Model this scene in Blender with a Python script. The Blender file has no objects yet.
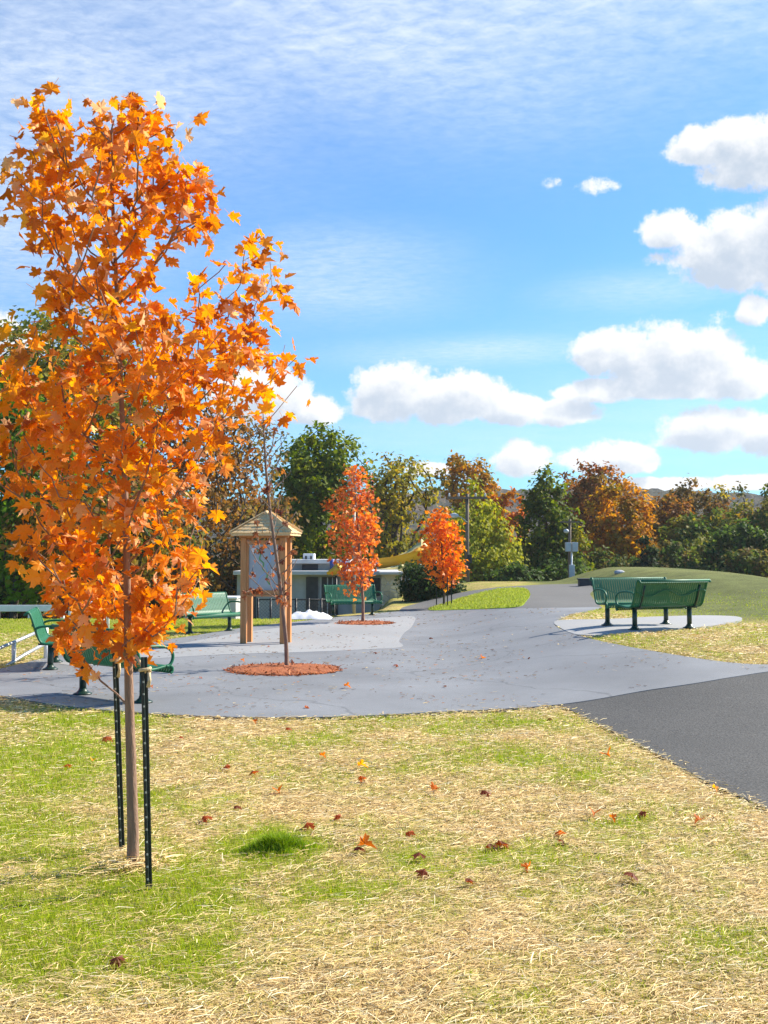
import bpy, bmesh, math, random
import numpy as np
from mathutils import Vector, Matrix
sc = bpy.context.scene
COL = sc.collection
rng = np.random.default_rng(7)
random.seed(7)
R = math.radians

# ------------------------------------------------------------------ camera model
EYE = 1.7; F = 1100.0; PITCH = math.atan(43/1100.0)
cp, sp_ = math.cos(PITCH), math.sin(PITCH)
def raydir(px, py):
    x = (px-384)/F; u = (512-py)/F
    return x, cp-u*sp_, sp_+u*cp
def P(px, py, Y):
    d = raydir(px, py); s = Y/d[1]
    return Vector((d[0]*s, Y, EYE+d[2]*s))
def S(t):
    t = np.clip(t, 0, 1); return t*t*(3-2*t)
def H(x, y):
    x = np.asarray(x, float); y = np.asarray(y, float)
    h = .42*S((x-.8)/3.4)*S((y-9.5)/8)
    h = h + .15*S((y-27)/18)*S(x/4)
    h = h + .62*S((x-7.0)/3.0)*(1-S((x-11.3)/4))*S((y-22)/16)
    fall = S((y-47)/16)*S((x+2)/4)
    h = h - 2.4*fall - 1.0*S((y-60)/60)
    left = 1-S((x+1.0)/1.4)
    y0 = np.clip(33.5+1.9*x, 29, 36)
    h = h - 1.4*S((y-y0)/9)*left
    return h
def h1(x, y): return float(H(x, y))
def G(px, py, off=0.0):
    d = raydir(px, py)
    t = 2.0; prev = t
    while t < 400:
        x, y, z = d[0]*t, d[1]*t, EYE+d[2]*t
        if z < h1(x, y):
            a, b = prev, t
            for _ in range(30):
                m = (a+b)/2
                if EYE+d[2]*m < h1(d[0]*m, d[1]*m): b = m
                else: a = m
            return Vector((d[0]*b, d[1]*b, h1(d[0]*b, d[1]*b)+off))
        prev = t; t += .05 if t < 60 else .5
    raise ValueError("no ground at %s %s" % (px, py))

# ------------------------------------------------------------------ value noise
_tab = np.random.default_rng(3).random((256, 256))
def vnoise(x, y):
    xi = np.floor(x).astype(int); yi = np.floor(y).astype(int)
    fx = x-xi; fy = y-yi; fx = fx*fx*(3-2*fx); fy = fy*fy*(3-2*fy)
    g = lambda a, b: _tab[a % 256, b % 256]
    return (g(xi, yi)*(1-fx)+g(xi+1, yi)*fx)*(1-fy)+(g(xi, yi+1)*(1-fx)+g(xi+1, yi+1)*fx)*fy
def fbm(x, y, o=4):
    s = 0; a = .5; n = 0
    for k in range(o):
        s = s+a*vnoise(x*2**k+17.3*k, y*2**k+5.1*k); n += a; a *= .55
    return s/n

# ------------------------------------------------------------------ node helpers
def new_mat(name):
    m = bpy.data.materials.new(name); m.use_nodes = True
    m.node_tree.nodes.clear()
    return m, m.node_tree.nodes, m.node_tree.links
def N(nodes, t, **kw):
    n = nodes.new(t)
    for k, v in kw.items():
        if k in n.inputs.keys(): n.inputs[k].default_value = v
        else: setattr(n, k, v)
    return n
def c4(c): return (c[0], c[1], c[2], 1)
def simple(name, col, col2=None, rough=.6, scale=8.0, metal=0.0, bump=0.0, bscale=None, stretch=(1, 1, 1), coat=0.0, detail=6):
    """principled surface with noise-mixed colour and a little bump"""
    m, n, l = new_mat(name)
    out = N(n, 'ShaderNodeOutputMaterial'); b = N(n, 'ShaderNodeBsdfPrincipled')
    b.inputs['Roughness'].default_value = rough; b.inputs['Metallic'].default_value = metal
    b.inputs['Coat Weight'].default_value = coat
    tc = N(n, 'ShaderNodeTexCoord'); mp = N(n, 'ShaderNodeMapping'); mp.inputs['Scale'].default_value = stretch
    l.new(tc.outputs['Object'], mp.inputs['Vector'])
    nz = N(n, 'ShaderNodeTexNoise'); nz.inputs['Scale'].default_value = scale; nz.inputs['Detail'].default_value = detail
    l.new(mp.outputs[0], nz.inputs['Vector'])
    cr = N(n, 'ShaderNodeValToRGB')
    cr.color_ramp.elements[0].position = .32; cr.color_ramp.elements[1].position = .68
    cr.color_ramp.elements[0].color = c4(col); cr.color_ramp.elements[1].color = c4(col2 or col)
    l.new(nz.outputs['Fac'], cr.inputs['Fac']); l.new(cr.outputs['Color'], b.inputs['Base Color'])
    if bump:
        n2 = N(n, 'ShaderNodeTexNoise'); n2.inputs['Scale'].default_value = bscale or scale*3; n2.inputs['Detail'].default_value = 5
        l.new(mp.outputs[0], n2.inputs['Vector'])
        bp = N(n, 'ShaderNodeBump'); bp.inputs['Strength'].default_value = bump; bp.inputs['Distance'].default_value = .02
        l.new(n2.outputs['Fac'], bp.inputs['Height']); l.new(bp.outputs['Normal'], b.inputs['Normal'])
    l.new(b.outputs[0], out.inputs[0])
    return m
def attr_mat(name, rough=.6, trans=0.35, spec=.3, tint=1.25):
    """leaf / blade surface: colour from the mesh's own colour attribute, partly translucent"""
    m, n, l = new_mat(name)
    out = N(n, 'ShaderNodeOutputMaterial'); b = N(n, 'ShaderNodeBsdfPrincipled')
    b.inputs['Roughness'].default_value = rough; b.inputs['Specular IOR Level'].default_value = spec
    at = N(n, 'ShaderNodeAttribute'); at.attribute_name = 'col'
    l.new(at.outputs['Color'], b.inputs['Base Color'])
    if trans:
        tr = N(n, 'ShaderNodeBsdfTranslucent'); mx = N(n, 'ShaderNodeMixShader'); mx.inputs[0].default_value = trans
        hs = N(n, 'ShaderNodeHueSaturation'); hs.inputs['Value'].default_value = tint; hs.inputs['Saturation'].default_value = 1.1
        l.new(at.outputs['Color'], hs.inputs['Color']); l.new(hs.outputs[0], tr.inputs['Color'])
        l.new(b.outputs[0], mx.inputs[1]); l.new(tr.outputs[0], mx.inputs[2]); l.new(mx.outputs[0], out.inputs[0])
    else: l.new(b.outputs[0], out.inputs[0])
    return m

# ------------------------------------------------------------------ object helpers
def tag(o, label=None, cat=None, group=None, kind=None):
    if label: o['label'] = label
    if cat: o['category'] = cat
    if group: o['group'] = group
    if kind: o['kind'] = kind
    return o
def empty(name, loc, rz=0.0):
    o = bpy.data.objects.new(name, None); COL.objects.link(o)
    o.location = loc; o.rotation_euler = (0, 0, rz); o.empty_display_size = .2
    return o
def link(name, me, parent=None, mat=None):
    o = bpy.data.objects.new(name, me); COL.objects.link(o)
    if mat is not None and not me.materials: me.materials.append(mat)
    if parent is not None: o.parent = parent
    return o
def copy_tree(o, parent=None):
    c = o.copy(); COL.objects.link(c)
    if parent is not None: c.parent = parent
    for ch in list(o.children): copy_tree(ch, c)
    return c
def np_mesh(name, verts, faces, cols=None, smooth=False):
    """faces: (n,k) int array; one polygon size"""
    me = bpy.data.meshes.new(name)
    verts = np.asarray(verts, np.float32); faces = np.asarray(faces, np.int32)
    nf, k = faces.shape
    me.vertices.add(len(verts)); me.vertices.foreach_set('co', verts.ravel())
    me.loops.add(nf*k); me.loops.foreach_set('vertex_index', faces.ravel())
    me.polygons.add(nf); me.polygons.foreach_set('loop_start', np.arange(0, nf*k, k, dtype=np.int32))
    me.polygons.foreach_set('loop_total', np.full(nf, k, np.int32))
    me.polygons.foreach_set('use_smooth', np.full(nf, smooth, bool))
    if cols is not None:
        a = me.attributes.new('col', 'FLOAT_COLOR', 'POINT')
        cc = np.ones((len(verts), 4), np.float32); cc[:, :3] = cols
        a.data.foreach_set('color', cc.ravel())
    me.update(calc_edges=True); me.validate()
    return me
class MB:
    def __init__(s): s.v = []; s.f = []; s.sm = []
    def add(s, vs, fs, smooth=False):
        o = len(s.v); s.v += [tuple(v) for v in vs]; s.f += [tuple(i+o for i in f) for f in fs]; s.sm += [smooth]*len(fs); return s
    def box(s, c, d, rot=None):
        x, y, z = d[0]/2, d[1]/2, d[2]/2
        vs = [Vector((a*x, b*y, g*z)) for g in (-1, 1) for b in (-1, 1) for a in (-1, 1)]
        if rot is not None: vs = [rot @ v for v in vs]
        vs = [v+Vector(c) for v in vs]
        return s.add(vs, [(0, 2, 3, 1), (4, 5, 7, 6), (0, 1, 5, 4), (2, 6, 7, 3), (0, 4, 6, 2), (1, 3, 7, 5)])
    def tube(s, pts, r, k=8, cap=True, smooth=True):
        pts = [Vector(p) for p in pts]
        rr = r if hasattr(r, '__len__') else [r]*len(pts)
        vs = []; up = None
        for i, p in enumerate(pts):
            t = (pts[min(i+1, len(pts)-1)]-pts[max(i-1, 0)]).normalized()
            if up is None:
                up = Vector((0, 0, 1)) if abs(t.z) < .9 else Vector((1, 0, 0))
            a = t.cross(up).normalized(); b = a.cross(t).normalized(); up = b
            for j in range(k):
                an = 2*math.pi*j/k
                vs.append(p+(a*math.cos(an)+b*math.sin(an))*rr[i])
        fs = []
        for i in range(len(pts)-1):
            for j in range(k):
                fs.append((i*k+j, i*k+(j+1) % k, (i+1)*k+(j+1) % k, (i+1)*k+j))
        s.add(vs, fs, smooth)
        if cap:
            n = len(pts)-1; o = len(s.v)-len(vs)
            s.f += [tuple(o+j for j in reversed(range(k))), tuple(o+n*k+j for j in range(k))]; s.sm += [False, False]
        return s
    def lathe(s, prof, c=(0, 0, 0), k=16, smooth=True):
        vs = []
        for r, z in prof:
            for j in range(k):
                an = 2*math.pi*j/k; vs.append((c[0]+r*math.cos(an), c[1]+r*math.sin(an), c[2]+z))
        fs = []
        for i in range(len(prof)-1):
            for j in range(k): fs.append((i*k+j, i*k+(j+1) % k, (i+1)*k+(j+1) % k, (i+1)*k+j))
        fs.append(tuple(reversed(range(k)))); n = (len(prof)-1)*k; fs.append(tuple(n+j for j in range(k)))
        return s.add(vs, fs, smooth)
    def build(s, name, mat, parent=None, bevel=0.0):
        me = bpy.data.meshes.new(name); me.from_pydata(s.v, [], s.f)
        me.polygons.foreach_set('use_smooth', s.sm); me.update()
        o = link(name, me, parent, mat)
        if bevel:
            b = o.modifiers.new('bevel', 'BEVEL'); b.width = bevel; b.segments = 2; b.limit_method = 'ANGLE'
        return o
def inpoly(x, y, poly):
    x = np.asarray(x); inside = np.zeros(x.shape, bool); n = len(poly)
    for i in range(n):
        x1, y1 = poly[i][0], poly[i][1]; x2, y2 = poly[(i+1) % n][0], poly[(i+1) % n][1]
        if y1 == y2: continue
        c = ((y1 > y) != (y2 > y)) & (x < (x2-x1)*(y-y1)/(y2-y1)+x1)
        inside ^= c
    return inside
def smooth_poly(pts, n=6, closed=True):
    """Catmull-Rom through 2D points"""
    out = []; m = len(pts)
    for i in range(m if closed else m-1):
        g = lambda k: pts[k % m] if closed else pts[min(max(k, 0), m-1)]
        p0, p1, p2, p3 = (np.array(g(i+k)[:2]) for k in (-1, 0, 1, 2))
        for k in range(n):
            t = k/n
            out.append(tuple(.5*(2*p1+(p2-p0)*t+(2*p0-5*p1+4*p2-p3)*t*t+(3*p1-p0-3*p2+p3)*t**3)))
    if not closed: out.append(tuple(pts[-1][:2]))
    return out
def sheet(name, poly, off, mat, step=.5, skirt=.06):
    bm = bmesh.new()
    vs = [bm.verts.new((p[0], p[1], 0)) for p in poly]
    bm.faces.new(vs)
    xs = [p[0] for p in poly]; ys = [p[1] for p in poly]
    for ax, lo, hi in ((0, min(xs), max(xs)), (1, min(ys), max(ys))):
        k = math.ceil(lo/step)*step+.013
        while k < hi:
            co = [0, 0, 0]; co[ax] = k; no = [0, 0, 0]; no[ax] = 1
            bmesh.ops.bisect_plane(bm, geom=bm.verts[:]+bm.edges[:]+bm.faces[:], dist=1e-5, plane_co=co, plane_no=no)
            k += step
    bmesh.ops.triangulate(bm, faces=bm.faces[:])
    for v in bm.verts: v.co.z = h1(v.co.x, v.co.y)+off
    bmesh.ops.recalc_face_normals(bm, faces=bm.faces[:])
    if sum(f.normal.z for f in bm.faces) < 0: bmesh.ops.reverse_faces(bm, faces=bm.faces[:])
    for f in bm.faces: f.smooth = True
    be = [e for e in bm.edges if e.is_boundary]
    for e in be: e.smooth = False
    r = bmesh.ops.extrude_edge_only(bm, edges=be)
    for g in r['geom']:
        if isinstance(g, bmesh.types.BMVert): g.co.z -= skirt
    me = bpy.data.meshes.new(name); bm.to_mesh(me); bm.free()
    return tag(link(name, me, None, mat), kind='structure')

# ------------------------------------------------------------------ materials
M = {}
M['green'] = simple('green_paint', (.003, .115, .046), (.005, .14, .058), rough=.5, scale=20, coat=.0)
M['steel_dark'] = simple('dark_green_post', (.006, .014, .012), (.012, .022, .018), rough=.45, scale=30)
M['dot'] = simple('stud', (.40, .40, .34), rough=.5)
M['cedar'] = simple('cedar', (.48, .185, .052), (.62, .285, .10), rough=.6, scale=3, stretch=(9, 9, .7), bump=.15)
M['shake'] = simple('cedar_shake', (.66, .42, .18), (.84, .60, .31), rough=.7, scale=5, stretch=(6, 6, 6), bump=.2)
M['bark'] = simple('bark_young', (.20, .115, .075), (.33, .20, .13), rough=.8, scale=6, stretch=(6, 6, 1.2), bump=.5)
M['bark_dark'] = simple('bark_old', (.05, .036, .026), (.10, .075, .055), rough=.9, scale=5, stretch=(4, 4, .8), bump=.6)
M['twig'] = simple('twig', (.17, .09, .06), (.24, .14, .10), rough=.8, scale=6)
M['burlap'] = simple('burlap', (.52, .38, .20), (.68, .54, .33), rough=.9, scale=40, bump=.4)
M['mulch'] = simple('mulch', (.24, .055, .014), (.46, .14, .035), rough=.9, scale=22, bump=1.0, bscale=60)
M['white'] = simple('white_paint', (.72, .72, .72), (.82, .82, .82), rough=.4, scale=6)
M['galv'] = simple('galvanised', (.36, .38, .40), (.5, .52, .54), rough=.42, scale=9, metal=.5)
M['grey_wall'] = simple('grey_wall', (.40, .395, .38), (.50, .49, .47), rough=.8, scale=3, bump=.2)
M['dark_open'] = simple('dark_opening', (.035, .035, .04), (.06, .06, .065), rough=.6, scale=4)
M['roof_white'] = simple('roof_white', (.52, .51, .50), (.64, .63, .61), rough=.6, scale=2)
M['yellow'] = simple('slide_yellow', (.80, .40, .02), (.86, .50, .04), rough=.3, scale=2)
M['yellow2'] = simple('slide_pale', (.85, .68, .26), (.88, .74, .36), rough=.35, scale=2)
M['blue'] = simple('blue_paint', (.05, .10, .42), (.07, .13, .5), rough=.4)
M['pole'] = simple('wood_pole', (.13, .095, .07), (.20, .15, .11), rough=.85, scale=4, stretch=(5, 5, .6), bump=.3)
M['grey_box'] = simple('grey_enamel', (.45, .46, .48), (.55, .56, .57), rough=.4, scale=4)
M['wire'] = simple('black_vinyl', (.012, .013, .014), (.02, .02, .022), rough=.5)
M['glass'] = simple('map_glass', (.33, .37, .40), (.42, .46, .49), rough=.15, scale=3)
M['leaf'] = attr_mat('maple_leaf', rough=.5, trans=.5, spec=.25, tint=1.45)
M['foliage'] = attr_mat('foliage', rough=.6, trans=.4, spec=.12, tint=1.5)
M['blade'] = attr_mat('grass_blade', rough=.55, trans=.35, spec=.2, tint=1.3)
M['straw'] = attr_mat('straw_strand', rough=.6, trans=.12, spec=.25, tint=1.1)
M['tarp'] = simple('white_tarp', (.7, .71, .74), (.82, .82, .84), rough=.5, scale=3, bump=.3)

def stone_mat():
    m, n, l = new_mat('stone_wall')
    out = N(n, 'ShaderNodeOutputMaterial'); b = N(n, 'ShaderNodeBsdfPrincipled'); b.inputs['Roughness'].default_value = .85
    tc = N(n, 'ShaderNodeTexCoord'); v = N(n, 'ShaderNodeTexVoronoi'); v.inputs['Scale'].default_value = 4
    l.new(tc.outputs['Object'], v.inputs['Vector'])
    v2 = N(n, 'ShaderNodeTexVoronoi', feature='DISTANCE_TO_EDGE'); v2.inputs['Scale'].default_value = 4
    l.new(tc.outputs['Object'], v2.inputs['Vector'])
    cr = N(n, 'ShaderNodeValToRGB'); e = cr.color_ramp.elements
    e[0].color = c4((.34, .27, .17)); e[1].color = c4((.85, .72, .48))
    l.new(v.outputs['Color'], cr.inputs['Fac'])
    r2 = N(n, 'ShaderNodeValToRGB'); r2.color_ramp.elements[0].position = .02; r2.color_ramp.elements[1].position = .07
    l.new(v2.outputs['Distance'], r2.inputs['Fac'])
    mx = N(n, 'ShaderNodeMixRGB'); mx.inputs['Color1'].default_value = c4((.62, .55, .43))
    l.new(r2.outputs['Color'], mx.inputs['Fac']); l.new(cr.outputs['Color'], mx.inputs['Color2'])
    l.new(mx.outputs[0], b.inputs['Base Color'])
    bp = N(n, 'ShaderNodeBump'); bp.inputs['Distance'].default_value = .03
    l.new(r2.outputs['Color'], bp.inputs['Height']); l.new(bp.outputs['Normal'], b.inputs['Normal'])
    l.new(b.outputs[0], out.inputs[0]); return m
M['stone'] = stone_mat()

def paving(name, base, var, speck, rough=.75, bump=.25, speck_scale=260., crack=0.0, big=.35):
    """asphalt or concrete: broad tone drift, streaks, speckle, optional hairline cracks"""
    m, n, l = new_mat(name)
    out = N(n, 'ShaderNodeOutputMaterial'); b = N(n, 'ShaderNodeBsdfPrincipled'); b.inputs['Roughness'].default_value = rough
    tc = N(n, 'ShaderNodeTexCoord')
    n1 = N(n, 'ShaderNodeTexNoise'); n1.inputs['Scale'].default_value = big; n1.inputs['Detail'].default_value = 7; n1.inputs['Roughness'].default_value = .62
    l.new(tc.outputs['Object'], n1.inputs['Vector'])
    r1 = N(n, 'ShaderNodeValToRGB'); e = r1.color_ramp.elements; e[0].position = .3; e[1].position = .7
    e[0].color = c4([c*(1-var) for c in base]); e[1].color = c4([c*(1+var) for c in base])
    l.new(n1.outputs['Fac'], r1.inputs['Fac'])
    n2 = N(n, 'ShaderNodeTexNoise'); n2.inputs['Scale'].default_value = speck_scale; n2.inputs['Detail'].default_value = 2
    l.new(tc.outputs['Object'], n2.inputs['Vector'])
    mp = N(n, 'ShaderNodeMapRange'); mp.inputs['From Min'].default_value = .3; mp.inputs['From Max'].default_value = .7
    mp.inputs['To Min'].default_value = 1-speck; mp.inputs['To Max'].default_value = 1+speck
    l.new(n2.outputs['Fac'], mp.inputs['Value'])
    mx = N(n, 'ShaderNodeMixRGB', blend_type='MULTIPLY'); mx.inputs['Fac'].default_value = 1
    l.new(r1.outputs['Color'], mx.inputs['Color1']); l.new(mp.outputs[0], mx.inputs['Color2'])
    last = mx.outputs[0]
    if crack:
        nv = N(n, 'ShaderNodeTexNoise'); nv.inputs['Scale'].default_value = .9; nv.inputs['Detail'].default_value = 4
        l.new(tc.outputs['Object'], nv.inputs['Vector'])
        ad = N(n, 'ShaderNodeVectorMath', operation='MULTIPLY_ADD'); ad.inputs[1].default_value = (1.2, 1.2, 0)
        l.new(nv.outputs['Color'], ad.inputs[0]); l.new(tc.outputs['Object'], ad.inputs[2])
        vo = N(n, 'ShaderNodeTexVoronoi', feature='DISTANCE_TO_EDGE', voronoi_dimensions='2D'); vo.inputs['Scale'].default_value = .28
        l.new(ad.outputs[0], vo.inputs['Vector'])
        rc = N(n, 'ShaderNodeMapRange'); rc.inputs['From Min'].default_value = .002; rc.inputs['From Max'].default_value = .008
        rc.inputs['To Min'].default_value = 1-crack; rc.inputs['To Max'].default_value = 1
        l.new(vo.outputs['Distance'], rc.inputs['Value'])
        m2 = N(n, 'ShaderNodeMixRGB', blend_type='MULTIPLY'); m2.inputs['Fac'].default_value = 1
        l.new(last, m2.inputs['Color1']); l.new(rc.outputs[0], m2.inputs['Color2']); last = m2.outputs[0]
    l.new(last, b.inputs['Base Color'])
    bp = N(n, 'ShaderNodeBump'); bp.inputs['Strength'].default_value = bump; bp.inputs['Distance'].default_value = .006
    l.new(n2.outputs['Fac'], bp.inputs['Height']); l.new(bp.outputs['Normal'], b.inputs['Normal'])
    l.new(b.outputs[0], out.inputs[0]); return m
M['plaza'] = paving('plaza_concrete', (.186, .190, .198), .20, .16, speck_scale=120, big=.55, crack=.3)
M['plaza_light'] = paving('pale_concrete', (.29, .288, .285), .10, .12, speck_scale=120)
M['pad'] = paving('pad_concrete', (.33, .325, .315), .08, .12, speck_scale=120)
M['asphalt'] = paving('asphalt', (.053, .050, .046), .16, .85, rough=.85, bump=.8, speck_scale=62, big=.6)
M['asphalt_far'] = paving('asphalt_glancing_light', (.118, .112, .104), .12, .3, rough=.85, bump=.4, speck_scale=80, big=.5)  # far asphalt painted paler: brightness of the glancing view put into its colour

def ground_mat():
    m, n, l = new_mat('lawn')
    out = N(n, 'ShaderNodeOutputMaterial'); b = N(n, 'ShaderNodeBsdfPrincipled'); b.inputs['Roughness'].default_value = .9
    b.inputs['Specular IOR Level'].default_value = .1
    at = N(n, 'ShaderNodeAttribute'); at.attribute_name = 'col'
    tc = N(n, 'ShaderNodeTexCoord')
    prev = at.outputs['Color']
    for sc_, lo, hi in ((1.3, .80, 1.2), (14., .72, 1.28), (70., .6, 1.4)):
        nz = N(n, 'ShaderNodeTexNoise'); nz.inputs['Scale'].default_value = sc_; nz.inputs['Detail'].default_value = 4
        l.new(tc.outputs['Object'], nz.inputs['Vector'])
        mp = N(n, 'ShaderNodeMapRange'); mp.inputs['From Min'].default_value = .3; mp.inputs['From Max'].default_value = .7
        mp.inputs['To Min'].default_value = lo; mp.inputs['To Max'].default_value = hi
        l.new(nz.outputs['Fac'], mp.inputs['Value'])
        mx = N(n, 'ShaderNodeMixRGB', blend_type='MULTIPLY'); mx.inputs['Fac'].default_value = 1
        l.new(prev, mx.inputs['Color1']); l.new(mp.outputs[0], mx.inputs['Color2']); prev = mx.outputs[0]
    l.new(prev, b.inputs['Base Color'])
    bp = N(n, 'ShaderNodeBump'); bp.inputs['Strength'].default_value = .6; bp.inputs['Distance'].default_value = .02
    l.new(nz.outputs['Fac'], bp.inputs['Height']); l.new(bp.outputs['Normal'], b.inputs['Normal'])
    l.new(b.outputs[0], out.inputs[0]); return m
M['lawn'] = ground_mat()

# ------------------------------------------------------------------ pavement outlines (on the terrain)
def GP(lst): return [tuple(G(a, b)[:2]) for a, b in lst]
front = [(-70, 688), (0, 697), (60, 707), (150, 715), (250, 719), (350, 718), (450, 713), (560, 706), (640, 693), (700, 684), (768, 673), (840, 663)]
back = [(840, 660), (768, 666), (700, 660), (640, 650), (600, 642), (575, 635), (557, 628), (556, 622), (575, 614), (600, 608), (560, 608.5), (530, 609), (480, 610), (440, 611), (400, 612), (345, 617),
        (300, 622), (240, 629), (190, 637), (100, 650), (50, 658), (0, 670), (-70, 684)]
plaza_poly = smooth_poly(GP(front+back), 5)
light_poly = smooth_poly(GP([(60, 664), (120, 655), (190, 643), (240, 634), (300, 626), (345, 621.5), (390, 618), (414, 617.5), (412, 627), (404, 634), (399, 642), (401, 648), (360, 651), (300, 653.5), (220, 656), (140, 661), (90, 667)]), 4)
pad_poly = smooth_poly(GP([(556, 622), (600, 620.5), (650, 618), (700, 616.5), (735, 617.5), (741, 621), (715, 626.5), (680, 630), (640, 633), (605, 636), (578, 636), (562, 630)]), 5)
pa = [tuple(G(a, b)[:2]) for a, b in [(560, 706), (640, 693), (700, 684), (768, 673), (840, 663)]]
pb = [(10.5, 15.0), (9.0, 9.5), (7.0, 4.5), (5.5, 0.5), (3.6, 0.5)]
pc = [tuple(G(a, b)[:2]) for a, b in [(850, 860), (768, 811), (710, 785), (660, 757), (610, 731)]]
asph_poly = smooth_poly(pa, 5, False)+pb+smooth_poly(pc+[pa[0]], 5, False)[:-1]
loop_poly = smooth_poly(GP([(398, 612.5), (405, 607), (430, 600), (455, 594), (490, 588.5), (530, 585.5), (560, 584.5), (578, 584.0), (590, 585.5)])+GP([(593, 590), (590, 594), (594, 600), (602, 608.3)]), 4, False)+smooth_poly(GP([(602, 608.8), (560, 609), (530, 609.6), (480, 610.6), (440, 611.6)]), 3, False)
island_poly = smooth_poly(GP([(428, 610.3), (452, 602), (480, 594), (505, 589.5), (524, 589.5), (530, 595), (526, 602), (518, 607.5), (490, 609.4), (455, 610.6)]), 5)
sheet('plaza', plaza_poly, .020, M['plaza'])
sheet('pale_pavement', light_poly, .024, M['plaza_light'], skirt=.01)
sheet('bench_pad', pad_poly, .026, M['pad'])
sheet('asphalt_path', asph_poly, .012, M['asphalt'])
sheet('far_path', loop_poly, .014, M['asphalt_far'])
sheet('grass_island', island_poly, .03, M['lawn'])
def paved(x, y):
    r = np.zeros(np.shape(x), bool)
    for p in (plaza_poly, pad_poly, asph_poly, loop_poly): r |= inpoly(x, y, p)
    return r

# ------------------------------------------------------------------ lawn colours: where it is green and where straw shows
BL = [(60, 760, 95, 38, .75), (30, 840, 95, 50, .55), (30, 930, 120, 55, .95), (170, 895, 110, 30, 1.0), (275, 852, 50, 22, 1.0), (90, 722, 85, 16, .6),
      (320, 890, 60, 14, .7), (500, 765, 75, 22, .45), (590, 778, 60, 22, .4), (440, 722, 130, 10, .55), (620, 825, 50, 18, .35), (650, 925, 90, 30, .30),
      (500, 860, 90, 20, .2), (180, 960, 80, 30, .6), (720, 940, 60, 30, .25), (330, 740, 60, 12, .3), (420, 860, 50, 14, .25), (130, 800, 60, 20, .5), (240, 800, 40, 14, .2)]
def project(x, y, z):
    dz = z-EYE; f = y*cp+dz*sp_; u = -y*sp_+dz*cp
    f = np.where(f < .5, .5, f)
    return 384+F*x/f, 512-F*u/f
def greenness(x, y):
    x = np.asarray(x, float); y = np.asarray(y, float)
    px, py = project(x, y, H(x, y))
    g = np.zeros(x.shape)
    for cx, cy, rx, ry, a in BL:
        g = np.maximum(g, a*np.exp(-((px-cx)/rx)**2-((py-cy)/ry)**2))
    nz = fbm(x*1.6+40, y*1.6+40, 4)
    g = g*1.35+.18+(nz-.5)*1.15+(fbm(x*7+3, y*7+8, 3)-.5)*.9
    far = S((y-13)/6)
    g = g*(1-far)+far*(.45+(nz-.5)*1.2)
    return np.clip(g, 0, 1)
STRAW = np.array((.60, .425, .185)); GRASS = np.array((.21, .26, .014)); BRIGHT = np.array((.25, .34, .03)); OLIVE = np.array((.128, .142, .042))
def lawn_col(x, y):
    g = greenness(x, y)[:, None]
    near = STRAW*.74*(1-g)+GRASS*.9*g
    mound = S((y-19.5)/4)*S((x-5.4-.0*y)/1.2)
    left = (S((-x-2.2)/1.5)*S((y-16)/5))[:, None]
    nz = fbm(x*.5, y*.5+9, 4)[:, None]
    mcol = OLIVE*(1+.5*(nz-.5))+np.array((.06, .02, .01))*np.clip(nz-.5, 0, 1)
    c = near*(1-left)+(GRASS*.85*(.7+.3*g)+STRAW*.12)*left
    c = c*(1-mound[:, None])+mcol*mound[:, None]
    farm = S((y-44)/10)[:, None]
    return c*(1-farm)+np.array((.09, .10, .03))*farm
n1, n2 = 420, 470
u = np.linspace(-1, 1, n1); v = np.linspace(-1, 1, n2)
gx = 2.2*np.sinh(7.6*u); gy = 7.0+2.6*np.sinh(7.5*v)
GX, GY = np.meshgrid(gx, gy); GX = GX.ravel(); GY = GY.ravel()
GZ = H(GX, GY)
inside = paved(GX, GY)
GZ = GZ-np.where(inside, .025, 0)+np.where(inside, 0, (fbm(GX*2.3, GY*2.3, 3)-.5)*.03*(1-S((GY-14)/8)))
idx = np.arange(n1*n2).reshape(n2, n1)
faces = np.stack([idx[:-1, :-1], idx[:-1, 1:], idx[1:, 1:], idx[1:, :-1]], -1).reshape(-1, 4)
me = np_mesh('ground', np.stack([GX, GY, GZ], 1), faces, lawn_col(GX, GY), smooth=True)
tag(link('ground', me, None, M['lawn']), kind='structure')
isl = bpy.data.objects['grass_island'].data
a = isl.attributes.new('col', 'FLOAT_COLOR', 'POINT')
a.data.foreach_set('color', np.tile(np.array((*BRIGHT, 1)), len(isl.vertices)).astype(np.float32))

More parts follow.
